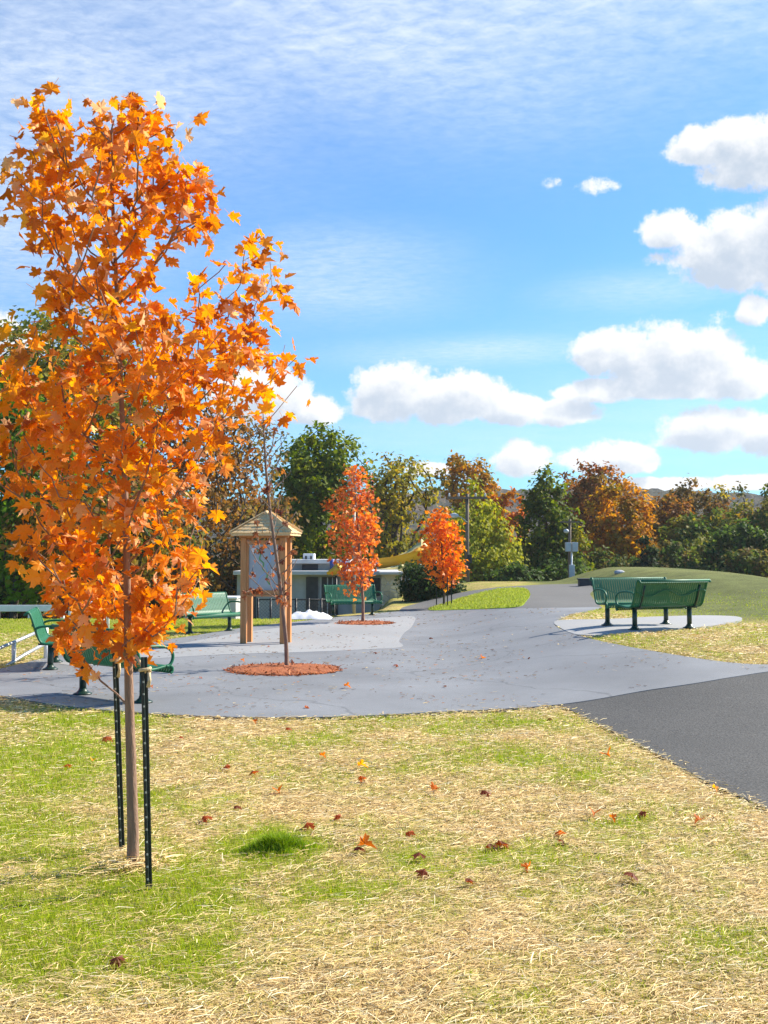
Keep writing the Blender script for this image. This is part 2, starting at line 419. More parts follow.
# ------------------------------------------------------------------ straw and grass (uncountable)
def scatter(n, ymin, ymax, power, seed, wmul=.42):
    r = np.random.default_rng(seed)
    t = r.random(n)
    # pdf of depth ~ y^(1-power)
    k = 2-power
    y = (ymin**k+t*(ymax**k-ymin**k))**(1/k)
    x = (r.random(n)*2-1)*(wmul*y+.7)
    return x, y, r
EDGE = .5
def blades(name, x, y, r, h, w, lean, pal, mat, z0=0.0, seg=2):
    n = len(x); z = H(x, y)+z0
    a = r.random(n)*2*np.pi; la = r.random(n)*2*np.pi; ln = lean*(.3+r.random(n))
    sx, sy = np.cos(a), np.sin(a); lx, ly = np.cos(la)*ln*h, np.sin(la)*ln*h
    V = np.zeros((n, 5, 3)); w2 = w/2
    base = np.stack([x, y, z], 1)
    side = np.stack([sx*w2, sy*w2, np.zeros(n)], 1)
    mid = base+np.stack([lx*.35, ly*.35, h*.6], 1); tip = base+np.stack([lx, ly, h*(1-.3*ln)], 1)
    V[:, 0] = base-side; V[:, 1] = base+side; V[:, 2] = mid+side*.8; V[:, 3] = mid-side*.8; V[:, 4] = tip
    o = (np.arange(n)*5)[:, None]
    tri = np.concatenate([o+np.array([[0, 1, 2]]), o+np.array([[0, 2, 3]]), o+np.array([[3, 2, 4]])])
    c = np.asarray(pal)[r.integers(0, len(pal), n)]*(.75+.5*r.random((n, 1)))
    me = np_mesh(name, V.reshape(-1, 3), tri, np.repeat(c, 5, 0))
    return tag(link(name, me, None, mat), kind='stuff')
x, y, r = scatter(520000, 3.4, 30, 1.75, 11)
g = greenness(x, y)
keep = (r.random(len(x)) < g*.9+.025) & ~paved(x, y) & ~inpoly(x, y, island_poly)
mound_z = (y > 20.5) & (x > 5.2); keep &= ~mound_z | (r.random(len(x)) < .4)
x, y, g = x[keep], y[keep], g[keep]
hh = (.018+.035*r.random(len(x)))*(.5+.8*g); ww = np.maximum(.0026, y*.00045)*(.7+.6*r.random(len(x)))
GP_ = [(.32, .41, .014), (.38, .46, .022), (.24, .33, .012), (.44, .48, .04), (.50, .45, .10)]
o = blades('grass', x, y, r, hh, ww, .9, GP_, M['blade'])
tag(o, 'short bright green grass sprouting through the straw mulch', 'grass')
# bright patch between the two arms of the far path
mn = np.min(np.array(island_poly), 0); mx_ = np.max(np.array(island_poly), 0)
r = np.random.default_rng(5)
x = r.uniform(mn[0], mx_[0], 14000); y = r.uniform(mn[1], mx_[1], 14000)
k = inpoly(x, y, island_poly); x, y = x[k], y[k]
o = blades('island_grass', x, y, r, .04+.04*r.random(len(x)), .02*np.ones(len(x)), .7, [(.38, .42, .06), (.32, .37, .045), (.44, .46, .10)], M['blade'], z0=.03)
tag(o, 'lush bright green grass on the island between path branches', 'grass')

def straws(name, x, y, r, L, w, mat, pal, zmax):
    n = len(x); z = H(x, y)+zmax*r.random(n)**1.6+.003
    a = r.random(n)*np.pi*2; ti = (r.random(n)-.45)*.5
    # straw was blown on: a preferred direction
    a = np.where(r.random(n) < .5, .35+.5*r.standard_normal(n), a)
    dx, dy, dz = np.cos(a)*np.cos(ti), np.sin(a)*np.cos(ti), np.sin(ti)*.6
    D = np.stack([dx, dy, dz], 1)*L[:, None]/2; Sd = np.stack([-np.sin(a), np.cos(a), (r.random(n)-.5)*1.4], 1)*w[:, None]/2
    C = np.stack([x, y, z+np.abs(dz)*L/2], 1)
    bend = np.stack([np.zeros(n), np.zeros(n), .08*L*(r.random(n)-.2)], 1)+Sd*(r.random((n, 1))-.5)*4
    V = np.zeros((n, 6, 3))
    V[:, 0] = C-D-Sd; V[:, 1] = C-D+Sd; V[:, 2] = C+bend+Sd; V[:, 3] = C+bend-Sd; V[:, 4] = C+D+Sd; V[:, 5] = C+D-Sd
    o = (np.arange(n)*6)[:, None]
    q = np.concatenate([o+np.array([[0, 1, 2, 3]]), o+np.array([[3, 2, 4, 5]])])
    c = np.asarray(pal)[r.integers(0, len(pal), n)]*(.7+.55*r.random((n, 1)))
    me = np_mesh(name, V.reshape(-1, 3), q, np.repeat(c, 6, 0))
    return tag(link(name, me, None, mat), kind='stuff')
x, y, r = scatter(400000, 3.3, 24, 1.75, 21)
g = greenness(x, y)
edge = .5
pv = paved(x, y)
# a few strands blow over the edge of the paving
jx, jy = r.normal(0, .09, len(x)), r.normal(0, .09, len(x))
near_edge = pv & ~paved(x+jx, y+jy)
keep = ((r.random(len(x)) < 1.08-g*.85) & ~pv) | (near_edge & (r.random(len(x)) < .55))
keep &= ~((y > 20.5) & (x > 5.2))
x, y = x[keep], y[keep]
L = .022+.085*r.random(len(x))**2.0; w = np.maximum(.0024, y*.00045)*(.6+.9*r.random(len(x)))
PAL = [(.76, .56, .24), (.83, .65, .34), (.64, .45, .19), (.86, .74, .46), (.52, .35, .15), (.70, .55, .20), (.78, .57, .26)]
o = straws('straw', x, y, r, L, w, M['straw'], PAL, .028)
tag(o, 'pale dry straw mulch strewn over the newly seeded ground', 'straw')

x, y, r = scatter(9000, 11, 34, 1.6, 61)
k = inpoly(x, y, plaza_poly) & (fbm(x*.8, y*.8, 3)+.25*r.random(len(x)) > .66); x, y = x[k], y[k]
o = straws('plaza_litter', x, y, r, .02+.05*r.random(len(x)), np.maximum(.006, y*.0006), M['straw'], [(.3, .2, .1), (.5, .38, .2), (.16, .10, .06), (.4, .16, .05)], .004)
o.location.z = .024; tag(o, 'crumbs of straw and leaf litter blown over the plaza', 'litter')

# ------------------------------------------------------------------ trees
def grow(tips, trunk, rng, k_up=1.2, jit=.03, nsub=4):
    """join twig tips to a skeleton that starts as the trunk polyline; returns nodes, parents, tip node ids"""
    nodes = [Vector(p) for p in trunk]; par = [-1]+list(range(len(trunk)-1))
    nt = len(trunk)
    tips = sorted(tips, key=lambda t: min((Vector(t)-p).length for p in nodes))
    ids = []
    arr = np.zeros((nt+len(tips)*nsub+4, 3)); arr[:nt] = np.array(trunk)
    z0 = trunk[0][2]; low = trunk[0][2]+(trunk[-1][2]-trunk[0][2])*.12
    for t in tips:
        t = np.array(t); A = arr[:len(nodes)]
        d = np.linalg.norm(A-t, axis=1); dh = np.linalg.norm((A-t)[:, :2], axis=1)
        cost = d+2.2*np.maximum(0, A[:, 2]+k_up*dh*.55-t[2])+5*np.maximum(0, low-A[:, 2])
        j = int(np.argmin(cost))
        a = nodes[j]; b = Vector(t); D = b-a; L = D.length
        c1 = a+Vector((D.x*.5, D.y*.5, D.z*.32))
        p = j
        for s in range(1, nsub+1):
            tt = s/nsub
            q = a*(1-tt)**2+c1*2*tt*(1-tt)+b*tt*tt
            if s < nsub: q = q+Vector(rng.normal(0, jit*L*.6, 3))
            arr[len(nodes)] = q; nodes.append(q); par.append(p); p = len(nodes)-1
        ids.append(p)
    return nodes, par, ids, nt
def skeleton_mesh(name, nodes, par, nt, r0, rtip, kside=6, flare=1.35, power=.5):
    n = len(nodes); cnt = np.ones(n); kids = [[] for _ in range(n)]
    for i in range(n-1, 0, -1):
        cnt[par[i]] += cnt[i]*(.6 if i >= nt else 1)
    rad = rtip*np.maximum(1, cnt)**power; mxr = rad[0]; rad = rad*(1 if mxr < 1e-6 else 1)
    sc_ = r0/mxr
    rad = np.where(np.arange(n) < nt, np.maximum(rad*sc_, rtip), np.clip(rad*sc_, rtip, r0*.45))
    for i in range(1, n): rad[i] = min(rad[i], rad[par[i]]*.97+1e-5)
    rad[0] *= flare
    P_ = np.array(nodes); e = np.array([(par[i], i) for i in range(1, n)])
    A, B = P_[e[:, 0]], P_[e[:, 1]]; ra, rb = rad[e[:, 0]].copy(), rad[e[:, 1]]
    first = (e[:, 0] < nt) & (e[:, 1] >= nt); ra[first] = rb[first]*1.25
    T = B-A; T = T/np.maximum(1e-6, np.linalg.norm(T, axis=1))[:, None]
    B = B+T*np.minimum(rb, .5*np.linalg.norm(B-A, axis=1))[:, None]*.3
    ref = np.where(np.abs(T[:, 2:3]) < .9, np.array([[0, 0, 1.]]), np.array([[1., 0, 0]]))
    U = np.cross(T, ref); U /= np.linalg.norm(U, axis=1)[:, None]; W = np.cross(T, U)
    an = np.linspace(0, 2*np.pi, kside, endpoint=False); m = len(e)
    ring = U[:, None, :]*np.cos(an)[None, :, None]+W[:, None, :]*np.sin(an)[None, :, None]
    V = np.concatenate([A[:, None]+ring*ra[:, None, None], B[:, None]+ring*rb[:, None, None]], 1).reshape(-1, 3)
    o = (np.arange(m)*2*kside)[:, None, None]
    jj = np.arange(kside); q = np.stack([jj, (jj+1) % kside, kside+(jj+1) % kside, kside+jj], 1)[None]
    return np_mesh(name, V, (o+q).reshape(-1, 4), None, smooth=True)
def frames(axis, nrm):
    y = axis/np.linalg.norm(axis, axis=1)[:, None]
    z = nrm-(nrm*y).sum(1)[:, None]*y; z /= np.maximum(1e-6, np.linalg.norm(z, axis=1))[:, None]
    x = np.cross(y, z)
    return np.stack([x, y, z], 2)
# maple leaf outline: right half, base to tip
HALF = [(0, 0), (.16, -.10), (.24, -.02), (.50, -.02), (.36, .14), (.66, .36), (.56, .44), (.58, .62), (.36, .54), (.20, .50), (.26, .76), (.14, .78), (0, 1.06)]
def maple_template(fold, curl, rip):
    vs = []; right = list(range(len(HALF))); 
    for x, y in HALF: vs.append((x, y, 0))
    left = [0]; 
    for x, y in HALF[1:-1]:
        left.append(len(vs)); vs.append((-x, y, 0))
    left.append(len(HALF)-1)
    c = len(vs); vs.append((0, .34, 0))
    V = np.array(vs, float)
    V[:, 2] = np.abs(V[:, 0])*fold-curl*(V[:, 1]-.2)**2*np.sign(V[:, 1]+.001)+rip*np.sin(V[:, 0]*9+V[:, 1]*5)
    tris = []
    for i in range(len(right)-1): tris.append((c, right[i], right[i+1]))
    for i in range(len(left)-1): tris.append((c, left[i+1], left[i]))
    # petiole: a thin strip
    b = len(V)
    V = np.vstack([V, [(-.014, 0, 0), (.014, 0, 0), (.012, -.55, .10), (-.012, -.55, .10)]])
    tris += [(b, b+1, b+2), (b, b+2, b+3)]
    V[:, 0] *= .92
    return V, np.array(tris)
QUAD = (np.array([(0, 0, 0), (.42, .5, .10), (0, 1, -.04), (-.42, .5, .10)], float), np.array([(0, 1, 2), (0, 2, 3)]))
STAR = (np.array([(0, 0, 0), (.30, .02, .05), (.52, .42, .10), (.22, .52, .03), (0, 1, -.05), (-.22, .52, .03), (-.52, .42, .10), (-.30, .02, .05)], float),
        np.array([(0, 1, 2), (0, 2, 3), (0, 3, 4), (0, 4, 5), (0, 5, 6), (0, 6, 7)]))
STRIP = (np.array([(-.16, 0, 0), (.16, 0, 0), (.13, 1, .06), (-.13, 1, .02)], float), np.array([(0, 1, 2), (0, 2, 3)]))
def leaf_mesh(name, pos, axis, nrm, size, cols, templates, rng):
    n = len(pos); which = rng.integers(0, len(templates), n)
    VV, FF, CC = [], [], []; off = 0
    for k, (tv, tf) in enumerate(templates):
        s = which == k; m = int(s.sum())
        if not m: continue
        Rm = frames(axis[s], nrm[s])
        v = np.einsum('nij,kj->nki', Rm, tv)*size[s][:, None, None]+pos[s][:, None, :]
        VV.append(v.reshape(-1, 3)); FF.append((np.arange(m)*len(tv))[:, None, None]+tf[None]+off)
        CC.append(np.repeat(cols[s], len(tv), 0)); off += m*len(tv)
    V = np.concatenate(VV); Fc = np.concatenate([f.reshape(-1, 3) for f in FF]); C = np.concatenate(CC)
    return np_mesh(name, V, Fc, C)
def unit(r, n):
    v = r.standard_normal((n, 3)); return v/np.linalg.norm(v, axis=1)[:, None]
def pick(r, pal, n, jit=.2):
    pal = np.array(pal); w = pal[:, 3]/pal[:, 3].sum()
    return pal[r.choice(len(pal), n, p=w), :3]*(1+jit*(r.random((n, 1))*2-1))

def tree(name, label, cat, base, trunk, tips, leaf_per_tip, spread, lsize, pal, r0, rtip, seed, bark, leafmat, templates, group=None,
         droop=.3, along=0.0, k_up=1.2, kside=5, hue_cl=.35, outline=None, power=.5):
    r = np.random.default_rng(seed)
    root = empty(name, base); tag(root, label, cat, group)
    nodes, par, ids, nt = grow(tips, trunk, r, k_up)
    link('trunk', skeleton_mesh('trunk', nodes, par, nt, r0, rtip, kside, power=power), root, bark)
    Pn = np.array(nodes); tip = Pn[ids]; prv = Pn[[par[i] for i in ids]]; prv2 = Pn[[par[par[i]] for i in ids]]
    nl = r.poisson(leaf_per_tip, len(ids)) if leaf_per_tip > 3 else (r.random(len(ids)) < leaf_per_tip).astype(int)*2
    which = np.repeat(np.arange(len(ids)), nl); n = len(which)
    t = r.random(n)*along; 
    pos = np.where((t < .5)[:, None], tip[which]*(1-2*t)[:, None]+prv[which]*(2*t)[:, None], prv[which]*(2-2*t)[:, None]+prv2[which]*(2*t-1)[:, None])
    pos = pos+r.standard_normal((n, 3))*np.array(spread)
    cen = np.mean(tip, 0); out = pos-np.array([trunk[-1][0], trunk[-1][1], 0])*0-np.array([cen[0], cen[1], 0]); out[:, 2] = 0
    out /= np.maximum(.05, np.linalg.norm(out, axis=1))[:, None]
    ax = unit(r, n)*.9+out*.45+np.array([0, 0, -droop])
    nr = unit(r, n)*.8+np.array([0, 0, .75])+out*.15
    if templates[0] is QUAD:
        cl = pos-(tip-np.array([0, 0, spread[2]]))[which]; cl /= np.maximum(.02, np.linalg.norm(cl, axis=1))[:, None]
        full = pos-np.array([cen[0], cen[1], cen[2]]); full /= np.maximum(.05, np.linalg.norm(full, axis=1))[:, None]
        nr = unit(r, n)*.42+cl*.55+full*.75+np.array([0, 0, .3])
    base_c = pick(r, pal, len(ids), .15)[which]; own = pick(r, pal, n, .2)
    mixv = hue_cl
    col = base_c*mixv+own*(1-mixv)
    size = lsize*(.65+.6*r.random(n))
    link('crown', leaf_mesh('crown', pos, ax, nr, size, col, templates, r), root, leafmat)
    return root
def sub(pts, n=4):
    out = []
    for i in range(len(pts)-1):
        for k in range(n):
            t = k/n; out.append(tuple(np.array(pts[i])*(1-t)+np.array(pts[i+1])*t))
    out.append(tuple(pts[-1])); return out
def outline_tips(rows, base, Y, n, r, depth=.8, hollow=.0):
    """rows: (py, px_left, px_right): the crown's width at each height; filled as an elliptical body round its axis"""
    py = np.array([a[0] for a in rows], float); lo = np.array([a[1] for a in rows], float); hi = np.array([a[2] for a in rows], float)
    out = []
    wmax = (hi-lo).max()
    while len(out) < n:
        y_ = r.uniform(py[0], py[-1]); a = np.interp(y_, py, lo); b = np.interp(y_, py, hi)
        if r.random()*wmax > b-a: continue
        u = r.uniform(-1, 1); v = r.uniform(-1, 1)
        if u*u+v*v > 1 or u*u+v*v < hollow*r.random(): continue
        p = P((a+b)/2+u*(b-a)/2, y_, Y); hw = (b-a)/2/F*Y
        p.y += v*hw*depth
        out.append((p.x-base[0], p.y-base[1], p.z-base[2]))
    return out

# the big orange maple
MT = [maple_template(f, c, rp) for f, c, rp in ((.25, .25, .03), (-.15, .45, .04), (.45, .1, .03), (.1, -.3, .05), (.6, .5, .02), (-.3, .2, .05))]
OR = [(.74, .275, .034, 4), (.66, .215, .026, 3.4), (.78, .355, .05, 2.2), (.44, .125, .02, 1.9), (.78, .44, .07, .8), (.28, .08, .02, .4), (.78, .52, .30, .9)]
mb = G(133, 868); MY = mb.y
rows = [(96, 45, 135), (108, 30, 168), (130, 30, 190), (165, 12, 205), (200, 8, 208), (230, 4, 212), (255, 2, 216), (275, 34, 216), (300, 52, 250), (330, 2, 284), (365, -22, 290), (400, -30, 268), (440, -28, 236),
        (480, -22, 226), (520, -4, 220), (550, 14, 218), (580, 28, 216), (610, 32, 206), (632, 40, 186), (650, 56, 158)]
r = np.random.default_rng(31)
tips = outline_tips(rows, mb, MY, 345, r, depth=.85)
# the side boughs reaching right at mid height and the hollow beside the leader
def px_of(t):
    q, w_ = project(np.array(t[0]+mb.x), np.array(t[1]+mb.y), np.array(t[2]+mb.z)); return float(q), float(w_)
def keep_tip(t):
    a, b = px_of(t)
    if 150 < a < 192 and 238 < b < 312: return False
    if a < 48 and 268 < b < 318: return False
    if 235 < a < 262 and 350 < b < 420 and t[1] > 0: return False
    if b > 470 and r.random() < .30: return False
    return True
tips = [t for t in tips if keep_tip(t)]
for a, b in ((225, 265), (245, 250), (262, 246), (270, 262), (240, 285), (272, 290), (255, 305), (232, 310), (285, 345), (296, 358), (280, 372), (297, 386), (262, 330), (250, 345), (272, 275), (225, 300)):
    p = P(a, b, MY+r.uniform(-.25, .2)); tips.append((p.x-mb.x, p.y-mb.y, p.z-mb.z))
trunk = [(0, 0, -.05)]
for a, b in ((133, 830), (131, 760), (129, 690), (128, 640), (127, 580), (126, 520), (124, 455), (121, 390), (118, 320), (115, 255), (112, 190), (108, 140)):
    p = P(a, b, MY); trunk.append((p.x-mb.x, p.y-mb.y, p.z-mb.z))
tree('maple_tree', 'large young maple with bright orange leaves tied to two dark stakes', 'tree', mb, sub(trunk, 4), tips, 8.6, (.06, .06, .055), .077, OR, .036, .0022, 32,
     M['bark'], M['leaf'], MT, droop=.35, along=.95, k_up=1.5, kside=8, hue_cl=.3, power=.5)
# root flare collar of straw round the trunk foot
bm_ = MB(); 
rr = np.random.default_rng(8)
xs = mb.x+rr.normal(0, .10, 500); ys = mb.y+rr.normal(0, .10, 500)
o = straws('straw_collar', xs, ys, rr, .04+.07*rr.random(500), .0045*np.ones(500), M['straw'], PAL, .07)
tag(o, 'heap of straw piled against the foot of the staked maple', 'straw')

# the stakes of the big maple: studded steel T posts
def stake(bx, by, tx, ty, label, dy=0.0):
    b = G(bx, by); t = P(tx, ty, b.y+dy)
    root = empty('tree_stake', b); tag(root, label, 'stake', 'stakes of the large maple')
    L = (t-b).length; d = (t-b).normalized()
    q = Vector((0, 0, 1)).rotation_difference(d).to_matrix()
    m = MB()
    m.box(q @ Vector((0, 0, L/2-.05)), (.034, .006, L+.1), q); m.box(q @ Vector((0, -.0135, L/2-.05)), (.006, .021, L+.1), q)
    m.build('post', M['steel_dark'], root, bevel=.0012)
    s = MB(); k = .06
    while k < L-.03:
        s.box(q @ Vector((0, -.0255, k)), (.008, .004, .009), q); k += .062
    s.build('stud', M['dot'], root)['kind'] = 'stuff'
    return b, t
s1 = stake(149, 890, 144, 657, 'right dark steel stake with white studs beside the large maple', .02)
s2 = stake(122, 850, 115, 652, 'left dark steel stake standing just behind the large maple trunk', .0)
def tie(name, a, b, label, sag, hang):
    m = MB(); n = 10; pts = []
    for i in range(n+1):
        t = i/n; p = a*(1-t)+b*t; p = p-Vector((0, 0, sag*4*t*(1-t))); pts.append(p)
    m.tube(pts, .009, 6)
    # turn round the stake and loose end
    m.tube([a+Vector((.026*math.cos(k), .026*math.sin(k), .003*k)) for k in np.linspace(0, 6.8, 16)], .009, 6)
    m.tube([a+Vector((.025, -.02, 0)), a+Vector((.030, -.026, -hang*.5)), a+Vector((.022, -.024, -hang))], [.009, .008, .011], 6)
    o = m.build(name, M['burlap']); tag(o, label, 'tie', 'burlap ties of the large maple'); return o
tr = P(128, 662, MY)
tie('tree_tie', P(145, 672, s1[0].y+.01), tr+Vector((.02, -.03, .06)), 'burlap strap knotted round the right stake top with a loose end', -.015, .075)
tie('tree_tie', P(115.5, 662, s2[0].y), tr+Vector((-.02, .03, .02)), 'burlap strap round the left stake top behind the trunk', .01, .085)

# small young trees on the plaza
def mulch_ring(px, py, rx, label, name='mulch_ring'):
    c = G(px, py); m = MB(); k = 40; rings = [(1.0, -.01), (.93, .012), (.8, .022), (.4, .030), (.05, .034)]
    vs = []; rr = np.random.default_rng(int(px))
    for q, z in rings:
        for j in range(k):
            an = 2*math.pi*j/k; w = q*rx*(1+.025*rr.normal())
            X, Yv = w*math.cos(an), w*math.sin(an)
            vs.append((X, Yv, h1(c.x+X, c.y+Yv)-c.z+.022+z+(.012*rr.random() if 0 < z < .06 else 0)))
    fs = [(i*k+j, i*k+(j+1) % k, (i+1)*k+(j+1) % k, (i+1)*k+j) for i in range(len(rings)-1) for j in range(k)]
    fs.append(tuple(4*k+j for j in range(k)))
    m.add(vs, fs, False); o = m.build(name, M['mulch']); o.location = c
    nn = 2600; an = rr.random(nn)*2*np.pi; q = rx*np.sqrt(rr.random(nn))*1.03+np.abs(rr.normal(0, .03, nn)); X, Yv = q*np.cos(an), q*np.sin(an)
    Zv = H(c.x+X, c.y+Yv)-c.z+.024+.022*rr.random(nn)*np.clip((rx-q)/.15, .05, 1)
    ms = leaf_mesh('chips', np.stack([X, Yv, Zv], 1), unit(rr, nn)*np.array([1, 1, .25]), unit(rr, nn)*.5+np.array([0, 0, 1]), .03+.05*rr.random(nn), pick(rr, [(.42, .12, .03, 3), (.30, .07, .02, 3), (.54, .20, .07, 1.5), (.14, .04, .015, 1.2)], nn), [STRIP], rr)
    link('chips', ms, o, M['straw'])['kind'] = 'stuff'
    return tag(o, label, 'mulch bed', 'mulch beds round the plaza trees')
c1 = G(284, 671); w1 = 55/F*c1.y
mulch_ring(284, 671, w1, 'round bed of orange red mulch under the nearly bare young tree')
c2 = G(365, 624); w2 = 28/F*c2.y
mulch_ring(365, 624, w2, 'small round bed of red mulch under the red orange maple')
b1 = G(287, 669, .05)
r = np.random.default_rng(41)
rowsb = [(402, 258, 275), (440, 240, 296), (480, 238, 300), (520, 245, 296), (560, 236, 304), (590, 240, 306), (600, 262, 300)]
tipsb = outline_tips(rowsb, b1, b1.y, 74, r, depth=.9)
tb = [(0, 0, -.05)]
for a, b in ((286, 640), (283, 610), (279, 575), (274, 540), (270, 510), (266, 470), (264, 435), (263, 412)):
    p = P(a, b, b1.y); tb.append((p.x-b1.x, p.y-b1.y, p.z-b1.z))
BR = [(.24, .085, .04, 3), (.34, .12, .05, 2), (.13, .04, .025, 2), (.42, .16, .05, .6)]
tree('bare_maple', 'slender nearly bare young tree with a few brown leaves in front of kiosk', 'tree', b1, sub(tb, 3), tipsb, 1.0, (.01,)*3, .10, [(.2, .06, .03, 1)], .036, .0034, 42, M['bark'], M['leaf'], MT, along=.3, k_up=1.7, kside=6)
# its few curled leaves hang low round the kiosk window
cr_ = [o for o in bpy.data.objects if o.name.startswith('bare_maple')][0]
crown = [o for o in cr_.children if o.name.startswith('crown')][0]; trk = [o for o in cr_.children if o.name.startswith('trunk')][0]
n = 115; ra = np.random.default_rng(9); tv = np.zeros(len(trk.data.vertices)*3, np.float32); trk.data.vertices.foreach_get('co', tv); tv = tv.reshape(-1, 3)
zz = [P(0, q, b1.y).z-b1.z for q in (606, 528)]
low = tv[(tv[:, 2] > zz[0]) & (tv[:, 2] < zz[1]) & (np.hypot(tv[:, 0]-tb[4][0], tv[:, 1]) > .08)]
hi_ = tv[(tv[:, 2] >= zz[1])]
sel = np.vstack([low[ra.integers(0, len(low), n-30)], hi_[ra.integers(0, len(hi_), 30)]])
pos = sel+ra.normal(0, .025, (n, 3))
me = leaf_mesh('crown', pos, unit(ra, n)*.6+np.array([0, 0, -.9]), unit(ra, n), .075*(.6+.7*ra.random(n)), pick(ra, BR, n), MT, ra)
me.materials.append(M['leaf']); crown.data = me

RD = [(.70, .22, .065, 3), (.60, .16, .05, 3), (.80, .33, .10, 2), (.36, .08, .03, 1), (.74, .36, .15, .7)]
b2 = G(363, 623, .05)
rows2 = [(462, 343, 360), (480, 336, 368), (500, 330, 374), (520, 327, 377), (540, 327, 378), (560, 334, 379), (578, 342, 374), (588, 350, 366)]
r = np.random.default_rng(43)
tips2 = outline_tips(rows2, b2, b2.y, 120, r, depth=.95)
t2 = [(0, 0, -.05)]+[tuple(P(a, b, b2.y)-b2) for a, b in ((363, 600), (361, 575), (359, 545), (357, 515), (355, 490), (353, 470))]
tree('red_maple', 'slim young maple with red orange leaves standing before the back bench', 'tree', b2, sub(t2, 3), tips2, 14, (.11, .10, .09), .11, RD, .042, .005, 44, M['bark'], M['leaf'], [STAR], along=.7, k_up=1.8)
b3 = G(444, 606)
rows3 = [(512, 436, 446), (525, 424, 456), (540, 420, 460), (555, 420, 463), (568, 424, 465), (578, 434, 458), (584, 440, 450)]
r = np.random.default_rng(45)
tips3 = outline_tips(rows3, b3, b3.y, 90, r, depth=.95)
t3 = [(0, 0, -.05)]+[tuple(P(a, b, b3.y)-b3) for a, b in ((444, 590), (443, 575), (442, 555), (441, 535), (440, 520))]
OR2 = [(.80, .26, .035, 3), (.72, .20, .03, 3), (.84, .36, .06, 2), (.46, .085, .018, 1)]
tree('orange_maple', 'little round orange maple with thin stakes beside the far path', 'tree', b3, sub(t3, 3), tips3, 15, (.13, .13, .12), .14, OR2, .04, .006, 46, M['bark_dark'], M['leaf'], [STAR], along=.7, k_up=1.6)
for i, (a, b, lab) in enumerate(((436.5, 606.2, 'left thin dark stake of the little orange maple'), (447.5, 607.2, 'middle thin dark stake of the little orange maple'), (451.5, 605.4, 'right thin dark stake of the little orange maple'))):
    p = G(a, b); m = MB(); m.box((0, 0, .42), (.035, .012, .98)); m.box((0, -.018, .42), (.010, .024, .98))
    o = m.build('tree_stake', M['steel_dark']); o.location = p; tag(o, lab, 'stake', 'stakes of the little orange maple')

# left edge: another young maple, mostly outside the frame
b4 = Vector((-6.9, 15.5, 0)); r = np.random.default_rng(47)
tips4 = []
while len(tips4) < 130:
    q = r.uniform(-1, 1, 3)
    if q@q < 1: tips4.append((q[0]*1.15, q[1]*1.1, 1.75+q[2]*1.25))
tree('orange_maple', 'orange young maple at the left edge beside the stair rail', 'tree', b4, sub([(0, 0, -.05), (.02, 0, .8), (0, .02, 1.6), (.03, 0, 2.7)], 4), tips4, 24, (.11,)*3, .105, OR2, .04, .005, 48, M['bark'], M['leaf'], [STAR], along=.7)

# ---- background trees
def blob_tips(shape, n, r, Hh, W, base_f):
    out = []
    lobes = [(r.uniform(-.5, .5), r.uniform(-.5, .5), r.uniform(-.6, .75), r.uniform(.38, .6)) for _ in range(9)]
    while len(out) < n:
        q = r.uniform(-1, 1, 3); R2 = q@q
        if shape == 'round':
            if R2 > 1: continue
            ok = any(((q-np.array(l[:3]))**2).sum() < l[3]**2 for l in lobes)
            if not ok and r.random() > .12: continue
            if R2 < .25 and r.random() < .5: continue
        elif shape in ('cone', 'weep'):
            z = (q[2]+1)/2; rad = (1-z)**.75*(1.0 if shape == 'cone' else 1.0)+.06
            if shape == 'weep': rad = min(1, 1.55*(1-z)**.9+.08)
            d = math.hypot(q[0], q[1])
            if d > rad or d < .4*rad*r.random(): continue
        elif shape == 'column':
            if q[0]**2+q[1]**2 > 1 or R2 > 1.5: continue
        elif shape == 'shrub':
            if R2 > 1 or (R2 < .3 and r.random() < .6): continue
        z = Hh*(base_f+(1-base_f)*(q[2]+1)/2)
        out.append((q[0]*W/2, q[1]*W/2, z))
    A = np.array(out); A[:, 2] += 0
    lo, hi = A[:, 0].min(), A[:, 0].max(); A[:, 0] = (A[:, 0]-(lo+hi)/2)*W/(hi-lo); A[:, 1] = A[:, 1]*W/(hi-lo)
    A[:, 2] = A[:, 2].min()*.0+Hh*base_f+(A[:, 2]-A[:, 2].min())*(Hh-Hh*base_f)/(A[:, 2].max()-A[:, 2].min())
    return [tuple(a) for a in A]
DG = [(0.0675, 0.1131, 0.0231, 3), (0.1013, 0.1631, 0.0297, 2), (0.0495, 0.0827, 0.0198, 2), (0.1688, 0.2175, 0.033, 1)]
GR = [(0.1595, 0.2157, 0.022, 3), (0.1062, 0.1595, 0.0206, 2), (0.2338, 0.2812, 0.0303, 2), (0.0745, 0.1125, 0.0193, 1), (0.34, 0.2812, 0.0275, 0.5)]
OL = [(0.336, 0.2828, 0.042, 3), (0.228, 0.2175, 0.033, 2), (0.48, 0.348, 0.045, 1.4), (0.144, 0.1522, 0.03, 1.2), (0.576, 0.2828, 0.045, 0.5)]
YG = [(.22, .25, .030, 3), (.16, .20, .024, 2.5), (.28, .29, .05, 1.6), (.11, .15, .02, 1)]
RU = [(0.32, 0.1407, 0.0375, 3), (0.22, 0.1032, 0.0325, 2), (0.44, 0.1875, 0.0375, 1.5), (0.1501, 0.0938, 0.0275, 1.5), (0.2, 0.1688, 0.0312, 1)]
ORB = [(0.62, 0.28, 0.028, 3), (0.46, 0.20, 0.022, 2.4), (0.68, 0.36, 0.035, 1.4), (0.26, 0.15, 0.024, 1.4), (0.20, 0.19, 0.024, 1.4)]
